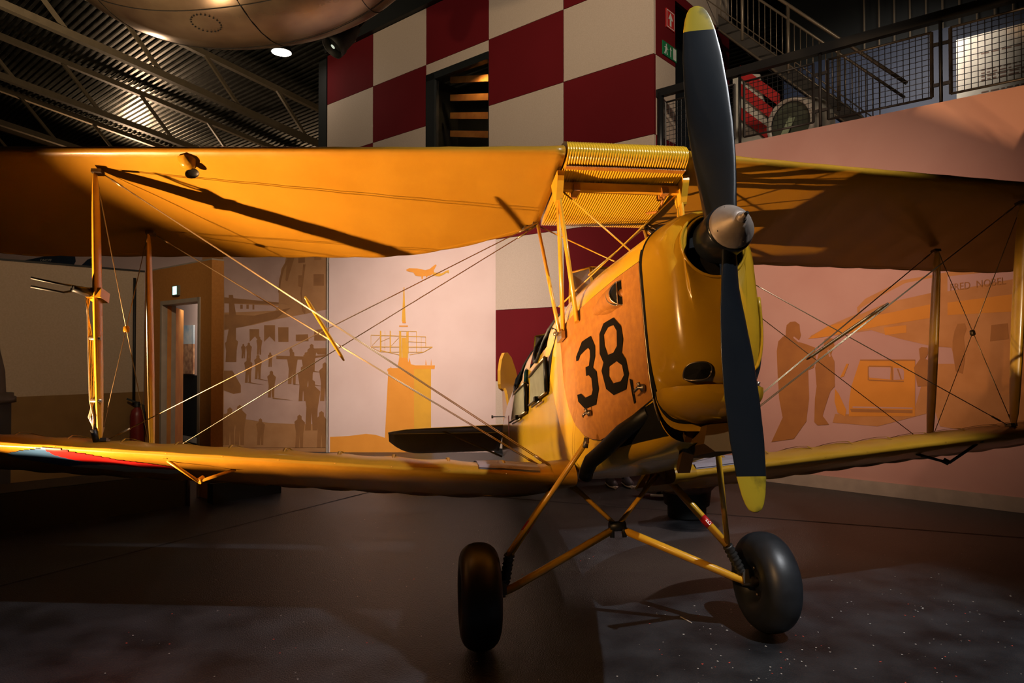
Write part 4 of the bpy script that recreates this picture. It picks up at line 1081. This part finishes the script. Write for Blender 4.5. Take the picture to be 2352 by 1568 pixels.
# far backdrop behind the grey partition, with a blue airliner tail
bd=MB('wallpink'); bd.poly([Vector((-11,10.75,0)),Vector((-4.7,10.75,0)),Vector((-4.7,10.75,4.0)),Vector((-11,10.75,4.0))],(0,.06,0))
prints(bd,'pr_navy',[[(40,601),(105,588),(160,578),(172,584),(174,600),(168,612),(60,612)],[(184,612),(201,596),(215,590),(215,620),(184,620)]],FN,10.75,.004,idt)
bd.use('rwhite'); text_mesh(bd,'ONOFF',.055,lambda x,y: on_wall(92,600,FN,10.75,.007)+Vector((x,0,y)))
tag(bd.build('sky_mural'),'pink sky mural with dark blue aircraft shapes, above the grey partition at far left','mural')

# right pink mural wall
KR=8.1; WN=tuple(D2)
rw=MB('skypink'); rw.poly([room(4.2,KR,.0),room(-7,KR,.0),room(-7,KR,4.07),room(4.2,KR,4.07)],D2*.25)
g7=lambda q:(1700+.28697*q[0],600+.28697*q[1])
prints(rw,'pr_mid',[[(940,420),(935,370),(1000,300),(1300,150),(1560,105),(2300,-40),(2700,-100),(2700,1500),(2100,1400),(1600,1320),(1560,1200),(1100,1320),(740,1290),(760,1220),(1380,1240),(1500,820),(1730,820),(1690,690),(1540,680),(1280,620),(1050,550),(850,580),(600,610),(560,600),(700,520),(860,450)]],WN,KR,.003,g7)
prints(rw,'skypink',[[(1180,330),(1540,250),(1540,130),(1320,175),(1100,290),(960,380),(960,425)],[(1660,240),(2250,130),(2250,60),(1660,120)]],WN,KR,.004,g7)
prints(rw,'pr_or',[[(540,620),(700,520),(900,470),(1200,410),(1540,340),(1540,450),(1100,520),(850,575),(640,610)],[(1660,330),(2200,260),(2200,400),(1660,430)],
 [(1150,530),(1330,510),(1330,570),(1160,590)],
 [(960,790),(1400,790),(1400,1240),(870,1240),(870,1130),(890,1000)],[(760,1020),(790,1060),(850,1190),(840,1240),(780,1210),(755,1120)],[(850,820),(870,820),(830,920),(800,930)]],WN,KR,.005,g7)
prints(rw,'pr_dk',[[(365,590),(365,560),(372,510),(400,485),(440,480),(475,505),(480,560),(487,590),(475,625),(450,640),(520,660),(600,690),(606,780),(590,850),(545,870),(552,1100),(530,1280),(430,1420),(250,1445),(340,1250),(312,1100),(300,900),(293,720),(305,640),(340,605)],
 [(670,660),(675,625),(700,610),(740,618),(760,690),(740,712),(728,745),(755,800),(758,1000),(722,1040),(685,1150),(660,1235),(712,1305),(620,1312),(593,1285),(598,1100),(612,1000),(600,850),(628,740),(665,700)],
 [(1430,700),(1450,685),(1500,690),(1505,740),(1480,780),(1530,800),(1540,1000),(1420,1000),(1390,850),(1440,780)],
 [(1700,640),(1715,560),(1740,500),(1800,495),(1812,540),(1790,600),(1800,780),(1780,900),(1725,880),(1700,720)],[(2010,510),(2140,495),(2150,620),(2000,640)],
 [(880,1180),(1380,1190),(1380,1215),(890,1205)]],WN,KR,.006,g7)
prints(rw,'skypink',[[(1030,845),(1200,848),(1205,860),(1200,945),(1035,930),(1025,900)],[(1228,850),(1300,858),(1312,880),(1310,945),(1228,948)],[(900,1160),(1380,1170),(1380,1180),(900,1172)],[(430,600),(480,640),(470,650),(425,612)],[(705,700),(725,760),(715,765),(698,715)]],WN,KR,.007,g7)
prints(rw,'pr_dk',[pline((960,790),(1400,790),10),pline((1030,838),(1205,840),8),pline((1212,840),(1218,950),14),pline((1030,950),(1310,960),10),pline((1025,840),(1025,950),8),pline((1260,860),(1290,945),10)],WN,KR,.008,g7)
rw.use('pr_dk'); p0=on_wall(2181,668,WN,KR,.009); p1=on_wall(2310,652,WN,KR,.009)
dvec=(p1-p0); ln=dvec.length; dvec.normalize()
text_mesh(rw,'FRED  NOBEL',.10,lambda x,y: p0+dvec*x+UP*y,ln)
structure(rw.build('wall_right'))
sb=MB('frame'); sb.poly([room(4.2,KR-.03,0),room(-7,KR-.03,0),room(-7,KR-.03,.14),room(4.2,KR-.03,.14)],D2*.03); structure(sb.build('baseboard_right'))

# ---- left partition and door block (2.48 m high)
PH=2.48
CX_=Vector((-4.41,8.18,0))
gp=MB('grey'); 
a=CX_; b=CX_-D2*5.5
def quad(mb,a,b,z0,z1,th): mb.poly([a+UP*z0,b+UP*z0,b+UP*z1,a+UP*z1],th)
quad(gp,a,b,1.05,PH,-D1*-.08); gp.use('brown'); quad(gp,a,b,0,1.05,D1*.08); structure(gp.build('wall_partition'))
cap=MB('dark'); quad(cap,a-D1*.01,b-D1*.01,PH,PH+.02,D1*.1); structure(cap.build('trim_partition'))
# door block: plane through the corner along -D1
b0=CX_-D1*.02; corner=Vector((-3.11,7.06,0)); 
LD=(b0-corner).length
def db(t,z,off=0.): return corner+(b0-corner).normalized()*t+UP*z-D2*off
ob=MB('orangewall')
t_r=.275; t_l=t_r+.93; DZ=2.076   # door opening between t_r and t_l
def dquad(t0,t1,z0,z1,mb=ob,off=0,th=.13): mb.poly([db(t0,z0,off),db(t1,z0,off),db(t1,z1,off),db(t0,z1,off)],D2*th)
dquad(0,t_r,0,PH); dquad(t_l,LD,0,PH); dquad(t_r,t_l,DZ,PH)
structure(ob.build('wall_doorblock'))
cp=MB('frame'); cp.poly([db(-.0,PH),db(LD,PH),db(LD,PH+.015),db(-.0,PH+.015)],D2*.13); structure(cp.build('trim_doorblock'))
dr=MB('frame')
dquad(t_r-.03,t_r+.015,0,DZ+.03,dr,.012,.16); dquad(t_r,t_l,DZ-.015,DZ+.03,dr,.012,.16); dquad(t_l-.015,t_l+.03,0,DZ+.03,dr,.012,.16)
dd=structure(dr.build('door_1'))
lf=MB('wood')
hinge=db(t_l-.02,0,-.05); ln_=Vector((hinge.x,hinge.y,0)); dirn=Vector((-.30,.955,0))
lf.poly([hinge+UP*.01,hinge+dirn*.88+UP*.01,hinge+dirn*.88+UP*(DZ-.02),hinge+UP*(DZ-.02)],D2*.045); leaf=lf.build('door_leaf',dd)
# room behind the door: floor edge, dark dado, picture on pale wall
bk2=MB('wallpink','dark'); q0=db(2.45,0)+D2*1.0; q1=db(4.2,0)+D2*1.0
quad(bk2,q0,q1,1.2,2.44,D2*.02); bk2.use('plinth'); quad(bk2,q0,q1,0,.26,D2*.02); quad(bk2,q0,q1,.34,1.2,D2*.02); bk2.use('frame'); quad(bk2,q0,q1,.26,.34,D2*.02); structure(bk2.build('wall_side_room'))
pc_=MB('pic_sand','pic_sky'); p_a=on_wall(413,0,WN,(q0-D2*.03).dot(D2)); p_b=on_wall(446,0,WN,(q0-D2*.03).dot(D2)); p_a.z=p_b.z=0
yz=(q0.y+q1.y)/2
def zat(py,p): return CAM_H+(HOR-py)/F*p.y
pc_.use('pic_sand'); pc_.poly([p_a+UP*zat(857,p_a),p_b+D1*-.05+UP*zat(857,p_a),p_b+D1*-.05+UP*zat(790,p_a),p_a+UP*zat(790,p_a)],D2*.02)
pc_.use('pic_sky'); pc_.poly([p_a+UP*zat(790,p_a),p_b+D1*-.05+UP*zat(790,p_a),p_b+D1*-.05+UP*zat(748,p_a),p_a+UP*zat(748,p_a)],D2*.02)
tag(pc_.build('beach_picture'),'picture of clouds over a sandy scene, seen through the open doorway','picture')
# illuminated exit sign over the door
es=MB('grgreen','exitlit'); c=on_wall(401,667,WN,corner.dot(D2),.03); es.poly([c+D1*.075-UP*.055,c-D1*.075-UP*.055,c-D1*.075+UP*.055,c+D1*.075+UP*.055],D2*.03)
es.use('exitlit'); es.poly([c+D1*.045-UP*.045-D2*.002,c-D1*.055-UP*.045-D2*.002,c-D1*.055+UP*.045-D2*.002,c+D1*.045+UP*.045-D2*.002]); tag(es.build('exit_light'),'small glowing green-white exit light above the doorway','sign')
# black conduit, extinguisher
p=CX_-D2*.12-D1*.03
cd_=MB('dark'); cd_.tube([p+UP*.9,p+UP*1.5,p+UP*2.4],.016,8); tag(cd_.build('wall_conduit'),'black cable running up the partition corner above the extinguisher','cable')
ext=empty('fire_extinguisher',tuple(p-D1*.10+UP*.42)); tag(ext,'dark red fire extinguisher hanging in the partition corner','extinguisher')
e=MB('exting'); e.lathe([(0,0),(.07,0),(.075,.02),(.075,.36),(.06,.42),(.025,.45),(.025,.48),(0,.48)],20); e.build('cylinder',ext)
e=MB('dark'); e.lathe([(.03,.46),(.03,.52),(0,.52)],12); e.bar((0,0,.51),(-.1,-.04,.56),.02,.02); e.tube([(0,0,.5),(.09,-.03,.48),(.11,-.03,.2)],.012,8); e.build('valve_hose',ext)
# dark figure on round base at the left edge
fg=empty('statue',(-5.02,6.5,1.04)); tag(fg,'dark draped statue on a round base, cut by the left edge','statue')
e=MB('figure'); e.lathe([(.17,.08),(.16,.3),(.12,.5),(.10,.75),(.08,.95),(0,1.0)],24); e.build('statue_body',fg)
e=MB('figure'); e.lathe([(0,0),(.25,0),(.25,.05),(.23,.06),(.23,.09),(0,.09)],32); e.build('statue_base',fg)
e=MB('dark'); e.box((0,0,-.515),(.30,.30,1.03)); e.build('pedestal',fg)

# ---- low black plinths under the left wing
def plinth(a,b,depth,h,label):
    p=MB('plinth','ptop'); a=Vector((*a,0)); b=Vector((*b,0)); n=D1*depth
    p.poly([a,b,b+n,a+n],UP*h); p.use('ptop'); p.poly([a+UP*(h+.004),b+UP*(h+.004),b+n+UP*(h+.004),a+n+UP*(h+.004)])
    return tag(p.build('display_plinth'),label,'plinth','black plinths under the left wing')
plinth((-4.45,5.635),(-3.225,6.80),.5,.33,'long low black display plinth under the left wing')
plinth((-2.99,6.85),(-2.50,7.42),.12,.20,'short low black display plinth next to the long one')
pp=MB('railgrey'); pp.tube([(-3.20,6.78,0),(-3.20,6.78,.36)],.014,8); tag(pp.build('plinth_post'),'thin grey post at the joint of the two black plinths','post')

# ---- things on the floor beyond the undercarriage
pf=empty('pouffe',(1.62,6.35,0)); tag(pf,'brown leather pouffe with a dark barrel-shaped base behind the wheels','pouffe')
rgt=Vector((1,0,0))
e=MB('dark'); e.lathe([(0,0),(.17,0),(.175,.02),(.175,.10),(.205,.12),(.22,.24),(.22,.28),(0,.28)],28,(0,0,0)); e.build('stool_base',pf)
e=MB('leather'); prof=[(.0,.25),(.22,.25),(.255,.29),(.265,.34),(.25,.39),(.20,.42),(.0,.435)]; e.lathe(prof,30); cs=e.build('cushion',pf)
for v in cs.data.vertices: v.co.x*=1.04; v.co.z+=.012*math.sin(7*v.co.x+3*v.co.y)
e=MB('leather'); e.lathe([(0,-.07),(.05,-.065),(.09,-.02),(.09,.03),(.05,.07),(0,.075)],16,(-.29,-.02,.33),(.3,0,1)); e.build('gathered_knot',pf)
e=MB('boot'); e.tube([(-.05,-.02,.437),(.10,-.04,.435),(.20,-.09,.40),(.245,-.12,.33)],.010,8); e.build('strap',pf)
# visitor: only shoe and trouser leg show beneath the fuselage
pe=empty('person',(1.12,7.8,0)); tag(pe,'person in dark trousers and grey trainers, seen only below the fuselage','person'); pe.rotation_euler=(0,0,R(8))
bd_=MB('jeans')
bd_.loft([[Vector((x0+rx*math.cos(a),y0+ry*math.sin(a),z)) for a in [2*PI*k/20 for k in range(20)]] for x0,y0,z,rx,ry in ((0,.03,.08,.055,.07),(0,.03,.2,.06,.07),(.005,.03,.45,.065,.075),(.02,.02,.7,.085,.09),(.05,.02,.86,.11,.11),(.09,.02,.95,.165,.12),(.09,.02,1.05,.155,.11),(.09,.01,1.25,.17,.115),(.09,.0,1.4,.18,.11),(.09,0,1.46,.10,.08),(.09,0,1.52,.055,.055),(.09,-.01,1.56,.06,.07),(.09,-.015,1.62,.075,.092),(.09,-.015,1.68,.08,.098),(.09,-.01,1.74,.06,.08),(.09,-.01,1.765,.01,.01))])
bd_.tube([(.19,.03,.08),(.19,.03,.3),(.18,.03,.5),(.15,.02,.8),(.13,.02,.9)],[.058,.06,.068,.085,.1],16)
bd_.tube([(-.08,0,1.40),(-.13,.02,1.15),(-.13,-.04,.9)],[.05,.042,.032],12); bd_.tube([(.26,0,1.40),(.31,.02,1.15),(.31,-.04,.9)],[.05,.042,.032],12)
bd_.build('body',pe)
for x in (0,.19):
    sh=MB('shoe'); sh.loft([[Vector((x+w*math.cos(a)*1.0,y,.03+max(0,h*math.sin(a))) if math.sin(a)>0 else Vector((x+w*math.cos(a),y,.03+.012*math.sin(a)))) for a in [2*PI*k/16 for k in range(16)]] for y,w,h in ((.10,.02,.05),(.08,.038,.09),(.03,.042,.10),(-.03,.044,.09),(-.09,.05,.07),(-.15,.046,.055),(-.18,.028,.035),(-.19,.01,.01))]); s1=sh.build('shoe',pe)
    so=MB('shoew'); so.loft([[Vector((x+w*math.cos(a),y,.018+.018*math.sin(a))) for a in [2*PI*k/12 for k in range(12)]] for y,w in ((.11,.02),(.08,.042),(0,.044),(-.08,.052),(-.15,.050),(-.19,.028),(-.20,.01))]); so.build('sole',s1)
# white glossy model aircraft fuselage with black bands on the floor
md=empty('model_glider',(1.55,7.25,-.0)); tag(md,'shiny white pointed craft with black bands lying on the floor beyond the person','model aircraft'); md.rotation_euler=(0,0,R(-8))
e=MB('modelwhite'); e.loft([[Vector((x,w*math.cos(a),z0+h*math.sin(a))) for a in [2*PI*k/20 for k in range(20)]] for x,w,h,z0 in ((-.42,.01,.01,.10),(-.36,.05,.035,.105),(-.2,.12,.09,.13),(0,.18,.14,.17),(.25,.22,.18,.2),(.6,.22,.18,.22),(.9,.16,.12,.24),(1.1,.02,.02,.26))]); e.build('model_hull',md)
e=MB('black'); 
for x in (-.04,.18): e.loft([[Vector((x+dx,w*math.cos(a),z0+h*math.sin(a))) for a in [2*PI*k/20 for k in range(20)]] for dx,w,h,z0 in ((0,.182,.142,.17),(.07,.197,.155,.18))],caps=False)
e.build('model_band',md)
e=MB('modelwhite'); e.box((.0,-.2,.05),(.3,.05,.02)); e.build('model_skid',md)
md.scale=(.62,.8,.8)
e=MB('dark','frame'); e.box((.72,8.1,.07),(.16,.06,.10)); e.use('frame'); e.box((.64,8.06,.09),(.012,.012,.13)); e.box((.80,8.06,.09),(.012,.012,.13)); tag(e.build('floor_bracket'),'small dark bracket with two light pegs on the floor, left of the person','bracket')

# ---- balcony railing on top of the right wall
KB=8.18
def mpx(px,k=KB):
    x=(px-1176)/F; d=Vector((x,1,0)); s=k/d.dot(D2); return (d*s).dot(D1)
rb=empty('balcony_railing',tuple(room(0,KB,4.07))); tag(rb,'black balcony railing with wire mesh panels above the pink wall','railing')
def rparent(o): o.parent=rb; o.matrix_parent_inverse=Matrix.Translation(-rb.location); return o
e=MB('rail'); e.poly([room(mpx(1512),KB-.04,4.93),room(-8,KB-.04,4.93),room(-8,KB-.04,5.03),room(mpx(1512),KB-.04,5.03)],D2*.08); rparent(e.build('top_rail'))
e=MB('rail'); e.tube([room(mpx(1519),KB,3.5),room(mpx(1519),KB,4.98)],.045,14); rparent(e.build('railing_post'))
for px in (1888,2167,2620):
    e=MB('rail' if px!=1888 else 'railgrey'); e.tube([room(mpx(px),KB,4.07),room(mpx(px),KB,4.95)],.018,10); 
    for z in (4.28,4.70):
        for s in (-1,1): e.box(room(mpx(px)+s*.055,KB,z),(.075,.02,.035),Quaternion((0,0,1),math.atan2(D1.y,D1.x)))
    rparent(e.build('railing_post'))
e=MB('rail'); e.tube([room(mpx(1702),KB,4.07),room(mpx(1702),KB,4.95)],.018,10); rparent(e.build('railing_post'))
for a,b in ((1530,1690),(1712,1872),(1906,2146),(2190,2596)):
    ma,mb_=mpx(a),mpx(b); e=MB('railgrey'); z0,z1=4.16,4.84
    for p,q in (((ma,z0),(mb_,z0)),((ma,z1),(mb_,z1))): e.tube([room(p[0],KB,p[1]),room(q[0],KB,q[1])],.013,8)
    for m in (ma,mb_): e.bar(room(m,KB,z0),room(m,KB,z1),.035,.02)
    fr=rparent(e.build('mesh_frame'))
    g=MB('rail'); m=ma
    while m>mb_: g.bar(room(m,KB,z0),room(m,KB,z1),.0055,.0055); m-=.058
    z=z0
    while z<z1: g.bar(room(ma,KB,z),room(mb_,KB,z),.0055,.0055); z+=.058
    o=g.build('wire_mesh'); o.parent=fr
# mezzanine slab
e=MB('dark'); e.poly([room(4.4,8.36,3.8),room(-8,8.36,3.8),room(-8,14,3.8),room(4.4,14,3.8)],UP*.25); structure(e.build('floor_mezzanine'))
# navy wall with info board
e=MB('navy'); q0,q1=room(4.3,12.6,4.05),room(-12,12.6,4.05)
e.poly([q0,q1,q1+UP*2.6,q0+UP*2.6],D2*.1); structure(e.build('wall_mezzanine'))
# slatted dark wall above
e=MB('dark','stair'); e.poly([room(4.4,13.0,6.3),room(-14,13,6.3),room(-14,13,10.5),room(4.4,13,10.5)],D2*.05); m=3.0
n_=0
e.use('stair')
while m>-12:
    e.bar(room(m,12.8,6.72),room(m,12.8,10.4),.022,.02); m-=.23
structure(e.build('wall_upper_cladding'))
KBD=11.0
def bp(px,py,k=KBD,off=0): return on_wall(px,py,WN,k,off)
e=MB('board'); A0=bp(2196,92); A1=bp(2352,38); dz=A0.z; 
mA=A0.dot(D1); mB=mA-2.6
e.poly([room(mA,KBD,A0.z-1.75),room(mB,KBD,A0.z-1.75),room(mB,KBD,A0.z),room(mA,KBD,A0.z)],D2*.03)
bo=tag(e.build('info_board'),'large pale text board on the blue wall behind the railing','board')
e=MB('boardtxt'); rr_=random.Random(5)
for para,(z0,n) in enumerate(((.28,1),(.50,4),(.80,6),(1.16,3))):
    for i in range(n):
        z=A0.z-z0-i*.045; m=mA-.28; end=mB+.2+rr_.uniform(0,.5)*(i==n-1)
        while m>end+.06:
            w=rr_.uniform(.03,.11); e.poly([room(m,KBD-.003,z),room(m-w,KBD-.003,z),room(m-w,KBD-.003,z+.017),room(m,KBD-.003,z+.017)]); m-=w+.022
t=e.build('board_text',bo)
# ---- staircase behind the railing
KS=9.7
st=empty('staircase',tuple(bp(1990,290,KS))); tag(st,'steel staircase with tubular handrails descending behind the balcony','staircase')
def sparent(o): o.parent=st; o.matrix_parent_inverse=Matrix.Translation(-st.location); return o
def P(px,py,k=KS): return on_wall(px,py,WN,k)
a=P(1650,68); b=P(2030,346)
e=MB('stairdk'); hgt=.23; e.poly([a,b,b+UP*hgt,a+UP*hgt],D2*.04); sparent(e.build('stair_stringer'))
e=MB('stairdk'); a2,b2=a+D2*1.1,b+D2*1.1; e.poly([a2,b2,b2+UP*hgt,a2+UP*hgt],D2*.04); sparent(e.build('stair_stringer'))
e=MB('stair'); e.tube([a,b],.018,8); e.tube([a+UP*hgt,b+UP*hgt],.010,8); sparent(e.build('stringer_flange'))
e=MB('stairdk')
for k in range(14):
    p_=a.lerp(b,(k+.5)/14)+UP*.12; e.poly([p_-D1*.12,p_+D1*.12,p_+D1*.12+D2*1.1,p_-D1*.12+D2*1.1],UP*.03)
sparent(e.build('stair_treads'))
for kk in (0,):
    e=MB('stair'); h1,h2=.97,.87
    ext=(b-a)*.12
    e.tube([a-ext+UP*(h1+.1)+D2*kk,b+ext+UP*(h1+.1)+D2*kk],.024,10); e.tube([a-ext+UP*(h2)+D2*kk,b+ext*.9+UP*(h2)+D2*kk],.018,10); e.tube([a-ext+UP*(hgt+.1)+D2*kk,b+ext*.5+UP*(hgt+.1)+D2*kk],.008,8)
    sparent(e.build('handrail'))
    e=MB('stair'); n=27
    for k in range(n):
        p_=a.lerp(b,(k+.5)/n)+D2*kk; r_=.024 if k%8==4 else .0075
        e.tube([p_+UP*(hgt if r_<.01 else .1),p_+UP*(h2 if r_<.01 else h1+.1)],r_,6)
    sparent(e.build('balusters'))
# striped barrier and round engine cowling seen through the mesh
e=MB('ambsign','rwhite'); 
for i,(p0_,p1_,c_) in enumerate((((1700,150),(1790,215),'ambsign'),((1700,190),(1790,260),'ambsign'),((1700,245),(1775,300),'ambsign'))):
    e.use(c_); q=[P(p0_[0],p0_[1],9.2),P(p1_[0],p1_[1],9.2)]; e.poly([q[0],q[1],q[1]-UP*.17,q[0]-UP*.17],D2*.03)
e.use('rwhite'); q=[P(1683,170,9.25),P(1745,170,9.25),P(1770,330,9.25),P(1683,330,9.25)]; e.poly(q,D2*.03); 
tag(e.build('striped_panel'),'white panel with slanting red stripes behind the railing mesh','panel')
en=empty('engine_cowling',tuple(P(1815,285,8.8))); tag(en,'round white and green engine cowling under the staircase','engine')
e=MB('rwhite','grgreen'); nrm=(-D2+D1*.3-UP*.1).normalized(); e.lathe([(.28,0),(.31,.05),(.34,-.1),(.36,-.4)],28,(0,0,0),nrm); e.build('cowling_ring',en)
e=MB('grgreen'); e.lathe([(0,-.02),(.28,-.02)],28,(0,0,0),nrm); e.use('pale_green'); e.bar(Vector((-.12,0,-.24))+nrm*.01,Vector((.10,0,.24))+nrm*.01,.09,.01,up=nrm); e.build('cowling_face',en)

# ---- overhead: gilt aircraft belly, lamps
be=empty('suspended_aircraft',(-2.85,6.9,6.90)); tag(be,'bronze metal aircraft belly hanging overhead at top left','airplane')
e=MB('belly'); rr=[]
for i in range(41):
    u=-1+2*i/40; rad=math.sqrt(max(0.0004,1-abs(u)**2.3)); ring=[]
    for k in range(48):
        a=2*PI*k/48; ring.append(Vector((u*2.35, 1.75*rad*math.cos(a), 2.16*rad**.9*math.sin(a)+.25*u*u*0)))
    rr.append(ring)
e.loft(rr); bo_=e.build('aircraft_skin',be); bo_.rotation_euler=(0,R(-3),R(-6))
e=MB('hole')
for u,w in ((-1.3,0),(.2,0),(1.25,0)):
    rad=math.sqrt(1-abs(u/2.35)**2.3); e.tube([Vector((u,1.753*rad*math.cos(a),2.163*rad**.9*math.sin(a))) for a in [PI+PI*k/30 for k in range(31)]],.004,5)
for a in (R(236),R(256),R(282)):
    P_=[]
    for k in range(31):
        u=-2.2+4.4*k/30; rad=math.sqrt(1-abs(u/2.35)**2.3); P_.append(Vector((u,1.753*rad*math.cos(a),2.163*rad**.9*math.sin(a))))
    e.tube(P_,.004,5)
for cu,ca in ((-.25,R(262)),(.55,R(246))):
    for k in range(22):
        q=2*PI*k/22; u=cu+.14*math.cos(q); a=ca+.075*math.sin(q); rad=math.sqrt(1-abs(u/2.35)**2.3)
        e.box(Vector((u,1.755*rad*math.cos(a),2.165*rad**.9*math.sin(a))),(.012,.012,.008))
sk_=e.build('panel_seams',be); sk_.rotation_euler=(0,R(-3),R(-6))
def lamp_at(px,py,Y): 
    x=(px-1176)/F; z=-(py-784)/F; return Vector((x*Y,Y,CAM_H+Y*math.tan(math.atan(z)+PITCH)))
lp=lamp_at(643,121,13.5); la=empty('ceiling_lamp',tuple(lp)); tag(la,'bright round ceiling lamp glowing below the bronze aircraft belly','lamp')
e=MB('dark'); e.lathe([(.20,-.0),(.21,.03),(.12,.2),(.06,.3),(0,.3)],28); e.tube([(0,0,.3),(0,0,.9)],.01,6); e.build('lamp_housing',la)
e=MB('lampglow'); e.lathe([(0,.005),(.19,.005)],28); e.build('lamp_disc',la)
sl=empty('spotlight',tuple(lamp_at(783,88,8.6))); tag(sl,'black stage spotlight at the upper left corner of the checkered building','spotlight')
e=MB('dark'); ax=Vector((-.55,-.35,-.75)).normalized(); e.lathe([(0,-.25),(.09,-.25),(.13,-.1),(.14,.08),(.155,.10),(.155,.2),(.145,.2),(.14,.1)],24,(0,0,0),ax); e.bar((.05,.1,.1),(.5,.35,.75),.12,.1); e.build('spot_housing',sl)
e=MB('stair'); e.tube([Vector((.17*math.cos(a),.17*math.sin(a),0)) for a in [PI*.1+PI*.5*k/12 for k in range(13)]],.005,6); e.build('spot_yoke',sl)
e=MB('signw'); e.lathe([(0,.02),(.03,.02)],16,ax*.16,ax); e.build('spot_lens',sl)

# ================================================================== LIGHT
def spot(name,loc,target,power,col,size,blend=.3,rad=.05):
    l=bpy.data.lights.new(name,'SPOT'); l.energy=power; l.color=col; l.spot_size=R(size); l.spot_blend=blend; l.shadow_soft_size=rad
    o=bpy.data.objects.new(name,l); COL.objects.link(o); o.location=loc
    o.rotation_euler=(Vector(target)-Vector(loc)).to_track_quat('-Z','Y').to_euler(); return o
def area(name,loc,target,power,col,sx,sy,spread=180):
    l=bpy.data.lights.new(name,'AREA'); l.energy=power; l.color=col; l.shape='RECTANGLE'; l.size=sx; l.size_y=sy; l.spread=R(spread)
    o=bpy.data.objects.new(name,l); COL.objects.link(o); o.location=loc
    o.rotation_euler=(Vector(target)-Vector(loc)).to_track_quat('-Z','Y').to_euler(); return o
spot('floor_spot',(-3.9,2.7,.12),(-.1,3.9,2.8),2750,(1,.56,.26),50,.8,.025)
spot('belly_spot',(-3.5,7.1,2.7),(-2.75,6.4,4.7),45,(1,.74,.45),90,.5,.07)
spot('side_spot',(-5.1,5.2,1.75),(.1,4.5,1.0),1500,(1,.76,.46),25,.7,.05)
spot('front_spot',(-2.0,.3,2.7),(.75,2.5,1.22),330,(1,.54,.20),40,.6,.04)
spot('overhead_spot',(3.0,.9,6.2),(.72,3.2,.7),1300,(.95,.97,1),50,.45,.04)
area('mural_wash',(-1.2,5.6,5.6),(-1.5,10.4,1.5),84,(1,.82,.70),2.0,.2,60)
spot('right_wall_wash',(1.2,3.2,5.4),(2.9,7.6,2.6),260,(1,.64,.46),64,1.,.1)
spot('right_low_wash',(1.9,5.35,2.3),(3.5,7.9,1.9),190,(1,.64,.46),112,1.,.06)
area('checker_wash',(1.6,2.6,7.0),(-.6,11,5.9),76,(1,.82,.62),1.0,.4,90)
area('mezzanine_wash',(5.0,8.6,6.6),(6.2,11.5,4.9),42,(1,.88,.75),1.0,.5,90)
spot('left_wash',(-2.6,4.0,3.2),(-4.8,7.4,1.9),150,(1,.72,.46),60,.8,.1)
area('roof_wash',(-9.6,9.0,6.6),(-8.4,12.5,9.2),120,(1,.78,.52),.5,.3,120)
spot('roof_glint',(-14.2,24.8,7.2),(-11.3,19.9,9.4),1100,(1,.66,.40),120,.6,.35)
area('belly_glint',(-4.2,4.4,3.0),(-2.9,6.2,5.2),24,(1,.72,.42),.2,.1,80)
area('side_room_light',(-4.1,8.7,2.3),(-4.6,9.6,1.2),9,(1,.85,.7),.4,.4)
spot('floor_patch_spot',(2.4,8.6,3.6),(1.2,6.6,0),150,(1,.72,.60),44,.25,.06)
spot('slat_fill_light',tuple(room(WM0+.3,KC+.2,WZ1-.15)),tuple(room(WM1-.6,KC+.5,WZ0+.6)),25,(1,.60,.25),120,.5,.05)  # added light, brightens the slats behind the pane
wd=bpy.data.worlds.new('world'); SC.world=wd; wd.use_nodes=True
wd.node_tree.nodes['Background'].inputs['Color'].default_value=(1,.72,.45,1); wd.node_tree.nodes['Background'].inputs['Strength'].default_value=.006
SC.cycles.diffuse_bounces=1
SC.view_settings.view_transform='Standard'; SC.view_settings.look='None'; SC.view_settings.gamma=1; SC.view_settings.exposure=0; SC.view_settings.use_curve_mapping=False
